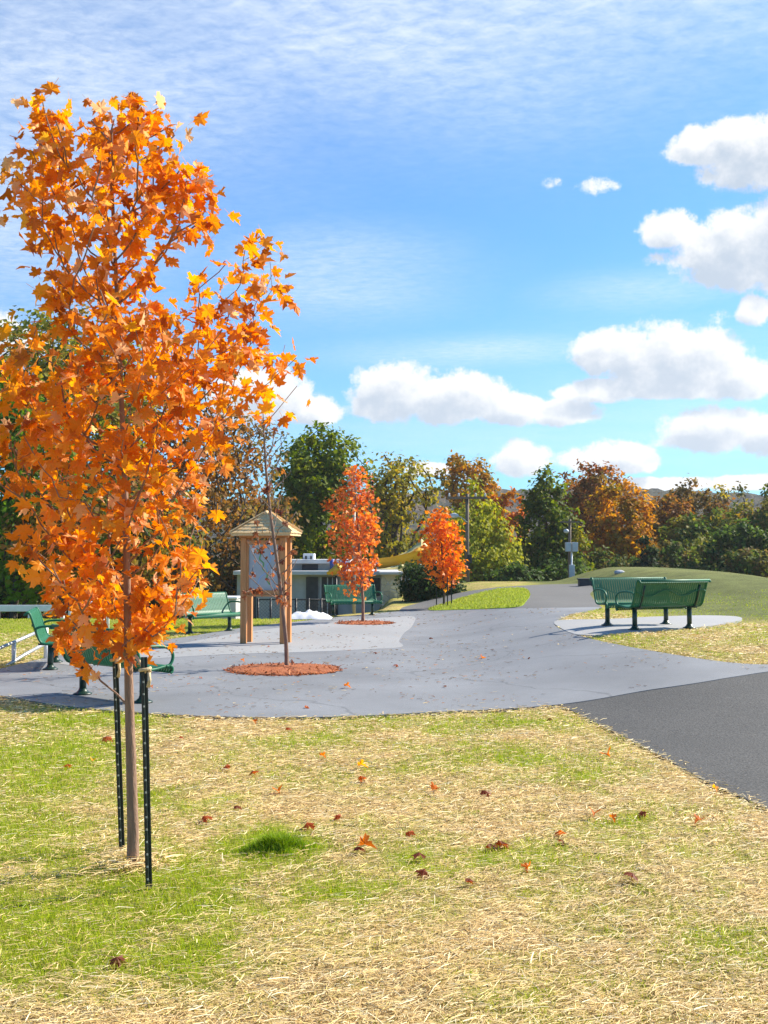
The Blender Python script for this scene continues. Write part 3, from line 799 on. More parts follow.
BRO = [(0.2025, 0.1406, 0.0446, 3), (0.1519, 0.1125, 0.0357, 2), (0.2633, 0.1688, 0.0446, 1.5), (0.1215, 0.1219, 0.0281, 2)]
RED = [(0.525, 0.125, 0.0242, 3), (0.4125, 0.0875, 0.022, 2), (0.625, 0.2, 0.033, 1.4)]
seedc = [100]
def bg(name, label, cat, px, top, wpx, Y, shape, pal, nt=110, lpt=60, lsize=.30, base_f=.16, seed=None, gnd=None, r0=None, hue_cl=.55, group=None, spread=None, bark='bark_dark', dz=0.0, k_up=1.3):
    seedc[0] += 1; sd = seed or seedc[0]; r = np.random.default_rng(sd)
    x = (px-384)/F*Y; z0 = h1(x, Y)-.1+dz; b = Vector((x, Y, z0))
    Ht = P(px, top, Y).z-z0; W = wpx/F*Y
    tips = blob_tips(shape, nt, r, Ht*.965, W*.93, base_f)
    lean = r.normal(0, .03, 2)*Ht
    tf = .9 if shape in ('cone', 'weep', 'column') else .62
    trunk = [(0, 0, 0)]+[(lean[0]*t+r.normal(0, .012*Ht), lean[1]*t+r.normal(0, .012*Ht), Ht*tf*t) for t in (.2, .4, .6, .8, 1.0)]
    sp = spread or max(.14, W*.052)
    return tree(name, label, cat, b, sub(trunk, 3), tips, lpt, (sp, sp, sp*(.75 if shape != 'weep' else 1.6)), lsize, pal, r0 or max(.05, Ht*.017), .018, sd+500, M[bark], M['foliage'], [QUAD], droop=.3 if shape != 'weep' else 1.2,
                along=.8, k_up=k_up, kside=5, hue_cl=hue_cl, group=group)
GB = 'background trees'
# behind the big maple, left
bg('broadleaf_tree', 'tall green and brown tree rising behind the large orange maple', 'tree', 62, 306, 200, 46, 'round', OL+[(.11, .14, .02, 5)], nt=200, lpt=60, lsize=.26, base_f=.12, group=GB)
bg('broadleaf_tree', 'bright green leafy tree at the left edge behind orange leaves', 'tree', 14, 372, 150, 37, 'round', [(.12, .21, .02, 3), (.08, .15, .018, 2), (.17, .26, .03, 2), (.05, .09, .015, 1)], nt=140, lpt=50, lsize=.22, base_f=.18, group=GB)
bg('broadleaf_tree', 'russet thinning tree behind the right half of the large maple', 'tree', 178, 352, 160, 52, 'round', RU, nt=170, lpt=36, lsize=.26, base_f=.14, group=GB)
bg('broadleaf_tree', 'thin brown tree with bare branches behind the kiosk', 'tree', 246, 404, 105, 54, 'round', BRO+RU, nt=150, lpt=16, lsize=.24, base_f=.2, group=GB, hue_cl=.4)
bg('broadleaf_tree', 'dark leaning old tree with thick trunk left of the bench backs', 'tree', 112, 470, 190, 36, 'round', DG+RU, nt=120, lpt=45, lsize=.22, base_f=.42, r0=.24, group=GB)
bg('broadleaf_tree', 'dark green tree low at the left edge of the field', 'tree', -30, 440, 170, 50, 'round', DG, nt=110, lpt=60, group=GB)
# middle
bg('broadleaf_tree', 'dense dark green tree right of the kiosk roof', 'tree', 322, 420, 98, 60, 'round', [(.12, .17, .014, 3), (.08, .12, .012, 2.5), (.20, .24, .02, 2), (.30, .30, .03, .8)], nt=230, lpt=75, lsize=.27, base_f=.03, seed=311, group=GB)
bg('broadleaf_tree', 'olive tree with open crown and visible forking limbs', 'tree', 398, 450, 96, 66, 'round', OL, nt=120, lpt=34, lsize=.28, base_f=.30, seed=322, group=GB, r0=.34)
bg('broadleaf_tree', 'orange topped tall tree behind the weeping tree', 'tree', 470, 451, 66, 80, 'round', [(.52, .21, .02, 3), (.38, .19, .02, 3), (.25, .20, .025, 2.4), (.60, .26, .03, 1)], nt=120, lpt=50, lsize=.3, base_f=.35, group=GB)
bg('weeping_tree', 'yellow green weeping tree beside the dark utility pole', 'tree', 474, 482, 98, 57, 'weep', [(.36, .35, .03, 3), (.28, .29, .02, 2.5), (.45, .42, .06, 1.6), (.20, .22, .018, 1)], nt=260, lpt=60, lsize=.22, base_f=.02, group=GB, spread=.22, k_up=.6)
bg('broadleaf_tree', 'loose orange red tree between weeping tree and green tree', 'tree', 506, 488, 50, 66, 'round', RED+ORB, nt=60, lpt=36, lsize=.27, base_f=.34, group=GB)
bg('broadleaf_tree', 'tall dark green tree with pointed top beside the far path', 'tree', 546, 466, 94, 60, 'cone', [(.11, .15, .015, 3), (.08, .11, .014, 2.5), (.19, .21, .025, 1.8), (.32, .25, .03, .7)], nt=240, lpt=60, lsize=.27, base_f=.02, group=GB)
bg('broadleaf_tree', 'red brown tall tree behind the pole with grey boxes', 'tree', 588, 461, 84, 72, 'round', RU+[(.28, .085, .03, 4)], nt=150, lpt=44, lsize=.28, base_f=.22, group=GB)
bg('broadleaf_tree', 'amber orange tree behind the facing green benches', 'tree', 618, 478, 76, 66, 'round', ORB, nt=150, lpt=56, lsize=.28, base_f=.12, group=GB)
bg('conifer_tree', 'small dark conifer at the foot of the amber tree', 'tree', 644, 536, 44, 60, 'cone', [(.022, .042, .014, 3), (.035, .06, .02, 2)], nt=90, lpt=60, lsize=.22, base_f=.0, group=GB)
RT = [(668, 492, 60, 74, RU, 'russet tree right of the small dark conifer'), (700, 476, 66, 78, BRO+RU[:2], 'bare topped brown tree tallest above the grassy mound'), (688, 512, 66, 66, DG+OL[:2], 'dark olive tree low behind the mound crest'),
      (728, 482, 64, 72, OL+DG, 'olive green tree near the right edge with flat top'), (758, 481, 70, 68, DG+BRO, 'dark brown green tree at the right edge'), (790, 484, 80, 74, BRO+DG, 'brown tree half outside the right edge'),
      (740, 520, 70, 60, DG, 'dark green bushy tree low at the right behind mound'), (655, 500, 44, 86, OL+RU, 'faint olive brown tree far behind the small conifer'), (782, 526, 80, 58, DG, 'dark bushy tree low at the right edge'), (716, 500, 60, 90, BRO, 'grey brown tree far behind the mound')]
for px, top, w, Y, pal, lab in RT:
    bg('broadleaf_tree', lab, 'tree', px, top, w, Y, 'round', pal, nt=140, lpt=52, lsize=.27, base_f=.08, group=GB)
# bushes
SB = 'bushes below the trees'
bg('bush', 'dark glossy rhododendron bush between stone wall and little orange maple', 'bush', 430, 562, 58, 40, 'shrub', [(.030, .055, .016, 3), (.05, .085, .022, 2), (.09, .12, .04, .8)], nt=120, lpt=40, lsize=.15, base_f=0, group=SB, spread=.16)
bg('bush', 'dark green bush at the foot of the weeping tree', 'bush', 513, 563, 50, 54, 'shrub', DG, nt=70, lpt=50, lsize=.2, base_f=0, group=SB)
bg('bush', 'wide dark bush below the tall dark tree beside far path', 'bush', 560, 556, 70, 58, 'shrub', DG, nt=80, lpt=60, lsize=.22, base_f=0, group=SB)
bg('bush', 'dark brown undergrowth bush behind the facing benches', 'bush', 606, 548, 70, 62, 'shrub', DG+BRO, nt=80, lpt=60, lsize=.22, base_f=0, group=SB)
bg('bush', 'dark bush under the olive tree behind the yellow slide', 'bush', 392, 520, 90, 72, 'shrub', BRO+DG+RU, nt=120, lpt=60, lsize=.25, base_f=0, group=SB)
bg('bush', 'dark brown thicket behind the pool house roof left part', 'bush', 262, 505, 120, 62, 'shrub', BRO+DG+RU, nt=150, lpt=60, lsize=.25, base_f=0, group=SB)
bg('bush', 'dark green brown thicket behind the large maple trunk', 'bush', 120, 500, 170, 56, 'shrub', BRO+DG, nt=170, lpt=55, lsize=.25, base_f=0, group=SB)
bg('bush', 'dark thicket at the far left behind the white rail', 'bush', 10, 505, 130, 54, 'shrub', DG+RU, nt=130, lpt=55, lsize=.25, base_f=0, group=SB)
for px, top, w, Y, lab in ((672, 540, 60, 62, 'dark bush behind the mound crest beside the conifer'), (712, 546, 70, 60, 'dark bush low behind the mound at its highest'), (752, 550, 70, 56, 'dark bush behind the right slope of the mound'), (800, 556, 70, 54, 'dark bush outside the right edge')):
    bg('bush', lab, 'bush', px, top, w, Y, 'shrub', DG+BRO[:2], nt=80, lpt=60, lsize=.22, base_f=0, group=SB)

# ------------------------------------------------------------------ far hill
def hill():
    nx, ny = 420, 70
    xs = np.linspace(-700, 900, nx); ys = np.linspace(420, 1000, ny)
    X, Y = np.meshgrid(xs, ys); X = X.ravel(); Y = Y.ravel()
    ridge = 40+4*np.sin(X/170+1)+2.5*np.sin(X/67)+3*S((X-140)/300)-6*S((-X)/500)
    Z = -6+ridge*S((Y-420)/240)*(1-.3*S((Y-760)/240))+4*(fbm(X/40, Y/40, 3)-.5)+2.6*(np.random.default_rng(2).random(nx*ny)-.5)
    idx = np.arange(nx*ny).reshape(ny, nx)
    f = np.stack([idx[:-1, :-1], idx[:-1, 1:], idx[1:, 1:], idx[1:, :-1]], -1).reshape(-1, 4)
    me = np_mesh('hill', np.stack([X, Y, Z], 1), f)
    m, n, l = new_mat('hill_forest')
    out = N(n, 'ShaderNodeOutputMaterial'); b = N(n, 'ShaderNodeBsdfPrincipled'); b.inputs['Roughness'].default_value = 1; b.inputs['Specular IOR Level'].default_value = 0
    tc = N(n, 'ShaderNodeTexCoord'); v = N(n, 'ShaderNodeTexVoronoi'); v.inputs['Scale'].default_value = .13; l.new(tc.outputs['Object'], v.inputs['Vector'])
    cr = N(n, 'ShaderNodeValToRGB'); e = cr.color_ramp.elements; e[0].color = c4((.020, .026, .014)); e[1].color = c4((.075, .045, .026))
    e2 = cr.color_ramp.elements.new(.5); e2.color = c4((.040, .038, .022))
    l.new(v.outputs['Color'], cr.inputs['Fac']); l.new(cr.outputs['Color'], b.inputs['Base Color'])
    bp = N(n, 'ShaderNodeBump'); bp.inputs['Distance'].default_value = 4; l.new(v.outputs['Distance'], bp.inputs['Height']); l.new(bp.outputs['Normal'], b.inputs['Normal'])
    l.new(b.outputs[0], out.inputs[0])
    tag(link('hill', me, None, m), kind='structure')
hill()

# ------------------------------------------------------------------ benches
def bez(pts, n=6): return smooth_poly(pts, n, False)
PROF_BACK = bez([(.37, .845), (.345, .885), (.30, .88), (.265, .80), (.22, .66), (.18, .54), (.155, .47), (.12, .425)], 4)
PROF_SEAT = bez([(.12, .425), (.06, .405), (-.05, .405), (-.17, .425), (-.25, .435), (-.295, .41), (-.30, .365), (-.275, .34)], 4)
BW = 1.50
def slats(prof, n=32, w=.0385, th=.005):
    m = MB(); pitch = BW/n
    for i in range(n):
        x0 = -BW/2+pitch*(i+.5)-w/2; x1 = x0+w
        vs = []; fs = []
        for j, (y, z) in enumerate(prof):
            a = np.array(prof[max(j-1, 0)]); b = np.array(prof[min(j+1, len(prof)-1)]); t = (b-a)/np.linalg.norm(b-a); nn = np.array((-t[1], t[0]))*th/2
            vs += [(x0, y+nn[0], z+nn[1]), (x1, y+nn[0], z+nn[1]), (x1, y-nn[0], z-nn[1]), (x0, y-nn[0], z-nn[1])]
        for j in range(len(prof)-1):
            o = j*4
            for k in range(4): fs.append((o+k, o+(k+1) % 4, o+4+(k+1) % 4, o+4+k))
        m.add(vs, fs)
    return m
def make_bench():
    root = empty('park_bench', (0, 0, 0))
    g = M['green']
    slats(PROF_BACK).build('backrest', g, root); slats(PROF_SEAT).build('seat', g, root)
    m = MB(); m.tube([(-BW/2-.01, .342, .878), (BW/2+.01, .342, .878)], .024, 10); m.build('top_rail', g, root)
    m = MB(); m.tube([(-BW/2-.01, -.278, .41), (BW/2+.01, -.278, .41)], .024, 10); m.build('front_rail', g, root)
    m = MB(); wv = []
    for i in range(49):
        x = -BW/2+BW*i/48; z = .655+.055*math.sin(i/48*4*math.pi+.6); wv.append((x, .235+(z-.66)*.30-.0, z))
    m.tube([(a, b+.012, c) for a, b, c in wv], .012, 6); m.build('wave_bar', g, root)
    for s in (-1, 1):
        m = MB(); x = s*(BW/2+.012)
        pr = PROF_BACK+PROF_SEAT[1:]
        m.tube([(x, a, b) for a, b in pr], .018, 8); m.build('side_frame', g, root)
    for s in (-1, 1):
        m = MB(); x = s*(BW/2+.02)
        pts = bez([(.215, .64), (.12, .675), (-.06, .68), (-.20, .66), (-.285, .60), (-.30, .52), (-.26, .445), (-.20, .425)], 4)
        m.tube([(x, a, b) for a, b in pts], .019, 8); m.build('armrest', g, root)
    for s in (-1, 1):
        m = MB(); x = s*.60
        m.tube([(x, .0, 0), (x, .0, .40)], .043, 12); m.box((x, -.02, .392), (.05, .40, .03)); m.tube([(x, .13, .40), (x+0, .20, .52), (x, .245, .66), (x, .285, .80)], .016, 6)
        lg = m.build('leg', M['leg'], root)
        f = MB(); f.lathe([(.115, 0), (.115, .012), (.085, .022), (.055, .05), (.047, .075)], (x, 0, 0), 18); f.build('base_flange', M['leg'], lg)
    return root
M['leg'] = simple('dark_green_paint', (.004, .026, .016), (.007, .034, .022), rough=.4, scale=20, coat=.15)
bench0 = make_bench()
benches = [  # foot pixel of bench centre, rotation (0 = seat faces the camera), label
    (637, 626.0, None, R(15), 'green metal bench on the pad whose seat faces the camera'),
    (662.5, 630.3, None, R(205), 'green metal bench on the pad seen from behind at right'),
    (353, 616.2, None, R(22), 'green metal bench facing the camera behind the red maple'),
    (210, 633, None, R(52), 'green metal bench left of the kiosk facing the plaza centre'),
    (112, 700, None, R(140), 'green metal bench seen from behind beside the maple stakes'),
    (53, 667, None, R(103), 'green metal bench seen end on at far left behind the maple')]
for i, (px, py, _, rz, lab) in enumerate(benches):
    o = bench0 if i == 0 else copy_tree(bench0)
    p = G(px, py); o.location = (p.x, p.y, p.z+.024); o.rotation_euler = (0, 0, rz); o.scale = (.97, .97, .94)
    tag(o, lab, 'bench', 'green benches round the plaza')

# ------------------------------------------------------------------ kiosk
kb = G(266, 644); K = empty('notice_kiosk', (kb.x, kb.y, kb.z+.02), R(-9))
tag(K, 'cedar notice kiosk with map window under a small shake roof', 'kiosk')
W2, D2 = .385, .20
for x, y in ((-W2, -D2), (W2, -D2), (-W2, D2), (W2, D2)):
    m = MB(); m.box((x, y, 1.0), (.11, .11, 2.02)); p = m.build('post', M['cedar'], K, bevel=.008)
m = MB()
for x in (-.315, .315): m.box((x, -D2+.0, 1.43), (.055, .05, 1.02))
m.box((0, -D2, .965), (.69, .062, .09)); m.box((0, -D2, 1.92), (.69, .062, .08))
m.build('window_frame', M['cedar'], K, bevel=.006)
m = MB(); m.box((0, -D2-.012, .91), (.74, .10, .03)); m.build('sill', M['cedar'], K, bevel=.005)
m = MB(); m.box((0, -D2+.014, 1.445), (.574, .012, .868)); bd = m.build('map_board', M['glass'], K)
# pale map sheet with green and blue printed lines
for nm, mat, pts, w in (('map_trail', simple('print_green', (.10, .30, .10), (.18, .38, .12), rough=.5), [(-.13, 1.78), (-.06, 1.70), (-.08, 1.6), (.0, 1.52), (-.02, 1.42), (.07, 1.33), (.06, 1.22), (.12, 1.12)], .028),
                        ('map_river', simple('print_blue', (.22, .38, .62), (.3, .45, .66), rough=.5), [(.18, 1.8), (.12, 1.68), (.14, 1.58), (.05, 1.47), (.08, 1.37), (-.06, 1.26), (-.12, 1.10)], .018)):
    m = MB(); q = smooth_poly([(a, b) for a, b in pts], 4, False)
    for i in range(len(q)-1):
        (a, b), (c, d) = q[i], q[i+1]; L = math.hypot(c-a, d-b)+1e-6; nx_, nz_ = -(d-b)/L*w/2, (c-a)/L*w/2; yy = -D2+.006 if nm == 'map_trail' else -D2+.0065
        m.add([(a+nx_, yy, b+nz_), (a-nx_, yy, b-nz_), (c-nx_, yy, d-nz_), (c+nx_, yy, d+nz_)], [(0, 1, 2, 3)])
    m.build(nm, mat, bd)
pale_ = simple('print_pale', (.72, .74, .74), (.8, .8, .8))
for x, z in ((-.19, 1.76), (-.2, 1.3), (.19, 1.36)):
    m = MB(); m.box((x, -D2+.0062, z), (.08, .002, .10)); m.build('map_legend', pale_, bd)
m = MB(); m.box((0, D2, 1.43), (.70, .02, 1.0)); m.build('back_panel', M['cedar'], K)
m = MB()
for y in (-D2, D2): m.box((0, y, 2.055), (.96, .07, .09))
for x in (-W2, W2): m.box((x, 0, 2.052), (.07, .328, .085))
m.build('beam', M['cedar'], K, bevel=.006)
# hipped shake roof in overlapping courses
ew, ed, zb, zt = .585, .44, 2.09, 2.46
rf = MB(); rr = random.Random(4)
faces4 = [((-ew, -ed), (ew, -ed)), ((ew, -ed), (ew, ed)), ((ew, ed), (-ew, ed)), ((-ew, ed), (-ew, -ed))]
nc = 6; apexw = .10
for (a, b) in faces4:
    a = Vector((*a, 0)); b = Vector((*b, 0))
    for c in range(nc):
        t0, t1 = c/nc, (c+1)/nc+.06
        def at(u, t):
            e0 = a.lerp(b, u); top = Vector((e0.x*apexw, e0.y*apexw, 0)); q = e0.lerp(top, min(t, 1)); q.z = zb+(zt-zb)*min(t, 1); return q
        L = (at(1, t0)-at(0, t0)).length; ns = max(2, int(L/.12)); cuts = [0]+sorted(min(.98, max(.02, (i+rr.uniform(-.25, .25))/ns)) for i in range(1, ns))+[1]
        nrm = (at(1, t0)-at(0, t0)).cross(at(.5, .9)-at(.5, 0)).normalized()
        if nrm.z < 0: nrm = -nrm
        for i in range(ns):
            u0, u1 = cuts[i]+.006, cuts[i+1]-.006; lift = .016+.008*rr.random()
            q0, q1, q2, q3 = at(u0, t0-.012*rr.random()), at(u1, t0-.012*rr.random()), at(u1, t1), at(u0, t1)
            up = nrm*lift; thin = nrm*.004
            rf.add([q0, q1, q2, q3, q0+up, q1+up, q2+thin, q3+thin], [(0, 3, 2, 1), (4, 5, 6, 7), (0, 1, 5, 4), (1, 2, 6, 5), (2, 3, 7, 6), (3, 0, 4, 7)])
ro = rf.build('roof', M['shake'], K)
m = MB()
for sx in (-1, 1):
    for sy in (-1, 1):
        p0 = Vector((sx*(ew+.01), sy*(ed+.01), zb+.03)); p1 = Vector((sx*ew*apexw, sy*ed*apexw, zt+.035)); d = p1-p0
        q = Vector((1, 0, 0)).rotation_difference(d.normalized()).to_matrix(); m.box((p0+p1)/2, (d.length, .07, .022), q)
m.build('hip_board', M['shake'], ro, bevel=.003)
m = MB()
for y in (-ed+.02, ed-.02): m.box((0, y, zb-.02), (2*ew-.02, .022, .05))
for x in (-ew+.02, ew-.02): m.box((x, 0, zb-.02), (.022, 2*ed-.07, .05))
m.build('fascia', M['shake'], ro, bevel=.003)
m = MB(); m.lathe([(.09, 0), (.07, .05), (.015, .085)], (0, 0, zt-.01), 4); m.build('finial', M['shake'], ro)

# ------------------------------------------------------------------ pool house, wall, slides, fence
YB = 46.0
def bx_(m, p0, p1, Y, d, zlo=None):
    a = P(p0[0], p0[1], Y); b = P(p1[0], p1[1], Y)
    z0 = b.z if zlo is None else zlo
    m.box(((a.x+b.x)/2, Y+d/2, (a.z+z0)/2), (abs(b.x-a.x), d, a.z-z0)); return m
gz = h1(-4, YB)-.1
B_ = empty('pool_house', (0, 0, 0)); tag(B_, 'low grey pool house with pale flat roofs behind the fence', 'building')
bx_(MB(), (237, 575), (398, 600), YB, 5.0, gz).build('wall', M['grey_wall'], B_)
m = MB(); bx_(m, (233, 571), (399, 575), YB-.5, 6.2); m.build('roof', M['roof_white'], B_, bevel=.02)
bx_(MB(), (262, 562), (345, 571), YB+1.2, 4.0).build('upper_wall', M['grey_wall'], B_)
bx_(MB(), (258, 559.5), (350, 563.5), YB+.7, 5.0).build('roof', M['roof_white'], B_, bevel=.02)
for a, b in ((244, 256), (306, 318), (322, 338)): bx_(MB(), (a, 577), (b, 600), YB-.06, .1, gz+.05).build('doorway', M['dark_open'], B_)
for a, b in ((352, 366), (370, 380)): bx_(MB(), (a, 578), (b, 596), YB-.06, .1).build('window', M['dark_open'], B_)
for a, b in ((302, 318), (330, 343), (268, 284)): bx_(MB(), (a, 564.3), (b, 570), YB+1.14, .1).build('louvre', M['dark_open'], B_)
m = MB()
for a in (320, 327, 332): bx_(m, (a, 577.5), (a+1, 600), YB-.12, .05, gz+.05)
m.build('door_bars', M['grey_box'], B_)
bx_(MB(), (303, 553.5), (314, 560.5), YB+2, 1.1).build('roof_vent', M['white'], B_, bevel=.03)
for a in (305, 310): bx_(MB(), (a, 556), (a+2, 559.5), YB+1.96, .05).build('vent_louvre', M['dark_open'], B_)
Sw = empty('stone_wall', (0, 0, 0)); tag(Sw, 'beige stone wall with pale coping at the pool house end', 'wall')
bx_(MB(), (381, 574.5), (401, 605), YB-2.4, 2.2, gz).build('stonework', M['stone'], Sw)
bx_(MB(), (379, 572), (403, 574.8), YB-2.6, 2.6).build('coping', M['grey_wall'], Sw, bevel=.02)
# water slides
def flume(name, pts, w, mat, label, legs=True):
    root = empty(name, (0, 0, 0)); tag(root, label, 'water slide', 'yellow water slides')
    pts = [P(a, b, Y) for a, b, Y in pts]; pts = [Vector((*smooth_p, 0)) for smooth_p in []] or pts
    m = MB(); n = len(pts); k = 9; vs = []
    for i, p in enumerate(pts):
        t = (pts[min(i+1, n-1)]-pts[max(i-1, 0)]).normalized(); s = t.cross(Vector((0, 0, 1))).normalized(); u = s.cross(t)
        for th in (0, 1):
            for j in range(k):
                an = math.pi*j/(k-1); rad = w/2-(.05*th)
                vs.append(p+s*rad*math.cos(an)-u*rad*math.sin(an)*.9+Vector((0, 0, .0)))
    fs = []
    for i in range(n-1):
        for j in range(k-1):
            o = i*2*k
            fs.append((o+j, o+j+1, o+2*k+j+1, o+2*k+j)); fs.append((o+k+j+1, o+k+j, o+3*k+j, o+3*k+j+1))
        for j in (0, k-1): fs.append((i*2*k+j, i*2*k+k+j, (i+1)*2*k+k+j, (i+1)*2*k+j))
    m.add(vs, fs, True); m.build('chute', mat, root)
    for p in pts[::2]:
        l = MB(); z = h1(p.x, p.y)-.1; l.tube([(p.x, p.y, z), (p.x, p.y, p.z-w*.42)], .07, 8); l.build('support', M['galv'], root)
    return root
flume('water_slide', [(378, 558.5, 52), (390, 557, 52), (400, 555, 52), (410, 552.5, 52), (420, 549.5, 52), (430, 545.5, 52.5)], 1.0, M['yellow'], 'upper orange yellow water slide flume above the stone wall')
flume('water_slide', [(362, 570.5, 50), (374, 569.5, 50), (386, 568.3, 50), (398, 566.5, 50.3), (408, 564, 50.6)], .62, M['yellow2'], 'lower pale yellow water slide flume just above stone wall')
o = bx_(MB(), (366, 563), (399, 565), 53.5, 1.2).build('awning', M['roof_white']); tag(o, 'thin white awning roof beneath the yellow slides', 'awning')
for a in (368, 397): bx_(MB(), (a, 565), (a+1, 569), 53.9, .08, h1(-1, 52)-.1).build('post', M['galv'], o)
# pale yellow tent peak beside the upper slide
m = MB(); c = P(421, 549, 60.5); z = P(421, 545, 60.5).z
m.lathe([(1.35, 0), (.8, .25), (.3, .62), (.04, .95)], (0, 0, 0), 8, False); o = m.build('canopy', M['yellow2'])
t = empty('tent', (c.x, c.y, h1(c.x, c.y)-.1)); tag(t, 'pale yellow pointed tent behind the upper slide', 'tent'); o.parent = t; o.location = (0, 0, P(421, 556, 60.5).z-t.location.z)
for sx in (-1, 1):
    for sy in (-1, 1):
        m = MB(); m.tube([(sx*.85, sy*.85, 0), (sx*.85, sy*.85, o.location.z+.05)], .04, 6); m.build('post', M['galv'], t)
# yellow and blue pool play feature on a post
pf = P(336, 570, 43.0); zg = h1(pf.x, 43)-.1
t = empty('play_feature', (pf.x, 43.0, zg)); tag(t, 'yellow and blue water play feature on a dark post', 'play feature')
m = MB(); m.tube([(0, 0, 0), (0, 0, P(0, 576, 43).z-zg)], .05, 8); m.build('post', M['wire'], t)
hz = P(0, 572, 43).z-zg
m = MB(); m.tube([(-.36, 0, hz-.06), (-.1, 0, hz+.02), (.08, 0, hz+.14), (.2, 0, hz+.1)], [.05, .15, .24, .16], 10); m.build('scoop', M['yellow'], t)
for a, q in ((-.16, .10), (.32, .08)):
    m = MB(); m.tube([(a, .15, hz+.03), (a, .15, hz+.5)], q, 8); m.build('bracket', M['blue'], t)
# pale lamp column behind the red maple
p = G(354, 613.5); t = empty('lamp_post', (p.x, p.y, p.z)); tag(t, 'slender pale lamp post rising behind the red maple', 'lamp post')
zt_ = P(354, 492, p.y).z-p.z
m = MB(); m.tube([(0, 0, 0), (0, 0, zt_)], [.055, .04], 10); m.build('pole', simple('tan_pole', (.42, .36, .28), (.5, .44, .36), rough=.5), t)
m = MB(); m.lathe([(.05, 0), (.16, .06), (.20, .30), (.22, .33), (.06, .44)], (0, 0, zt_-.01), 12); m.build('lantern', M['grey_box'], t)
# white tarp heap
p = G(306, 621); m = MB(); vs = []; nx_, ny_ = 22, 12; rr = np.random.default_rng(5)
cx, cy = p.x, p.y+.9
for j in range(ny_):
    for i in range(nx_):
        u_, v_ = i/(nx_-1)*2-1, j/(ny_-1)*2-1; e = max(0, 1-u_*u_)**.6*max(0, 1-v_*v_)**.6
        vs.append((u_*.62, v_*.5, 0+.6*e*(.10+.34*float(fbm(np.array(u_*5+9), np.array(v_*4+3), 4)))+.07*math.exp(-((u_-.0)**2+v_*v_)*30)))
fs = [(j*nx_+i, j*nx_+i+1, (j+1)*nx_+i+1, (j+1)*nx_+i) for j in range(ny_-1) for i in range(nx_-1)]
m.add(vs, fs, True); o = m.build('tarp', M['tarp']); o.location = (cx, cy, h1(cx, cy)+.02)
tag(o, 'crumpled white tarp heaped at the plaza edge by the fence', 'tarp')
# black chain link fence
t = empty('chain_link_fence', (0, 0, 0)); tag(t, 'low black chain link fence before the pool house', 'fence')
YF = 35.0; xa, xb = P(258, 600, YF).x, P(334, 600, YF).x; ztop = P(300, 599.5, YF).z
nposts = 7
zb_ = [h1(xa+(xb-xa)*i/(nposts-1), YF)-.1 for i in range(nposts)]
for i in range(nposts):
    x = xa+(xb-xa)*i/(nposts-1); m = MB(); m.tube([(x, YF, zb_[i]), (x, YF, ztop+.04)], .035, 8); m.build('post', M['wire'], t)
m = MB(); m.tube([(xa, YF, ztop), (xb, YF, ztop)], .022, 8); m.build('top_rail', M['wire'], t)
m = MB(); zl = min(zb_)+.12; hh_ = ztop-zl; k = xa-hh_
while k < xb:
    for s in (1, -1):
        x0, x1 = (k, k+hh_) if s == 1 else (k+hh_, k); z0, z1 = zl, ztop
        # clip to the fence run
        def clip(x): return min(max(x, xa), xb)
        c0, c1_ = clip(x0), clip(x1)
        if abs(c1_-c0) > .02:
            f0 = (c0-x0)/(x1-x0); f1 = (c1_-x0)/(x1-x0)
            m.tube([(c0, YF+.006*s, z0+f0*(z1-z0)), (c1_, YF+.006*s, z0+f1*(z1-z0))], .004, 3, cap=False)
    k += .11
m.build('mesh', M['wire'], t)['kind'] = 'stuff'
# grey bin with white oval sign left of the kiosk
YG_ = 33.0; a = P(184, 599, YG_); b = P(236, 599, YG_); zg = h1((a.x+b.x)/2, YG_)-.1
t = empty('storage_bin', ((a.x+b.x)/2, YG_, zg)); tag(t, 'grey storage bin with white lid behind the bench left of kiosk', 'bin')
m = MB(); m.box((0, .5, (a.z-zg)/2), (b.x-a.x, 1.0, a.z-zg)); m.build('body', M['grey_wall'], t, bevel=.03)
m = MB(); m.box((0, .5, a.z-zg+.03), (b.x-a.x+.08, 1.1, .06)); m.build('lid', M['white'], t, bevel=.015)
m = MB(); q = P(209, 607, YG_); ov = [(q.x-t.location.x+.10*math.cos(k), -.02, q.z-zg+.2*math.sin(k)) for k in np.linspace(0, 2*math.pi, 20, endpoint=False)]
ov2 = [(a_, .01, c_) for a_, b_, c_ in ov]
m.add(ov+ov2, [tuple(range(20))]+[(i, (i+1) % 20, 20+(i+1) % 20, 20+i) for i in range(20)]); m.build('oval_plate', M['white'], t)

# ------------------------------------------------------------------ rails at the left
def pipe(name, paths, r_, mat, label, cat, posts=(), group=None, base=None):
    t = empty(name, base or (0, 0, 0)); tag(t, label, cat, group)
    bl = Vector(base or (0, 0, 0))
    for p in paths:
        m = MB(); m.tube([Vector(q)-bl for q in p], r_, 8); m.build('rail', mat, t)
    for p in posts:
        m = MB(); m.tube([Vector(q)-bl for q in p], r_, 8); m.build('post', mat, t)
    return t
YR = 23.5
def rnd(pl, top, pr, Y, rad=.16):
    """rounded hoop from pixel columns pl to pr with its top at pixel row top"""
    a = P(pl, top, Y); b = P(pr, top, Y); z0 = h1(a.x, Y)-.05; zt = a.z; pts = [(a.x, Y, z0), (a.x, Y, zt-rad)]
    pts += [(a.x+rad-rad*math.cos(k), Y, zt-rad+rad*math.sin(k)) for k in np.linspace(.2, math.pi/2, 5)]
    pts += [(b.x-rad+rad*math.sin(k), Y, zt-rad+rad*math.cos(k)) for k in np.linspace(0, math.pi/2-.2, 5)]
    pts += [(b.x, Y, zt-rad), (b.x, Y, h1(b.x, Y)-.05)]
    return pts
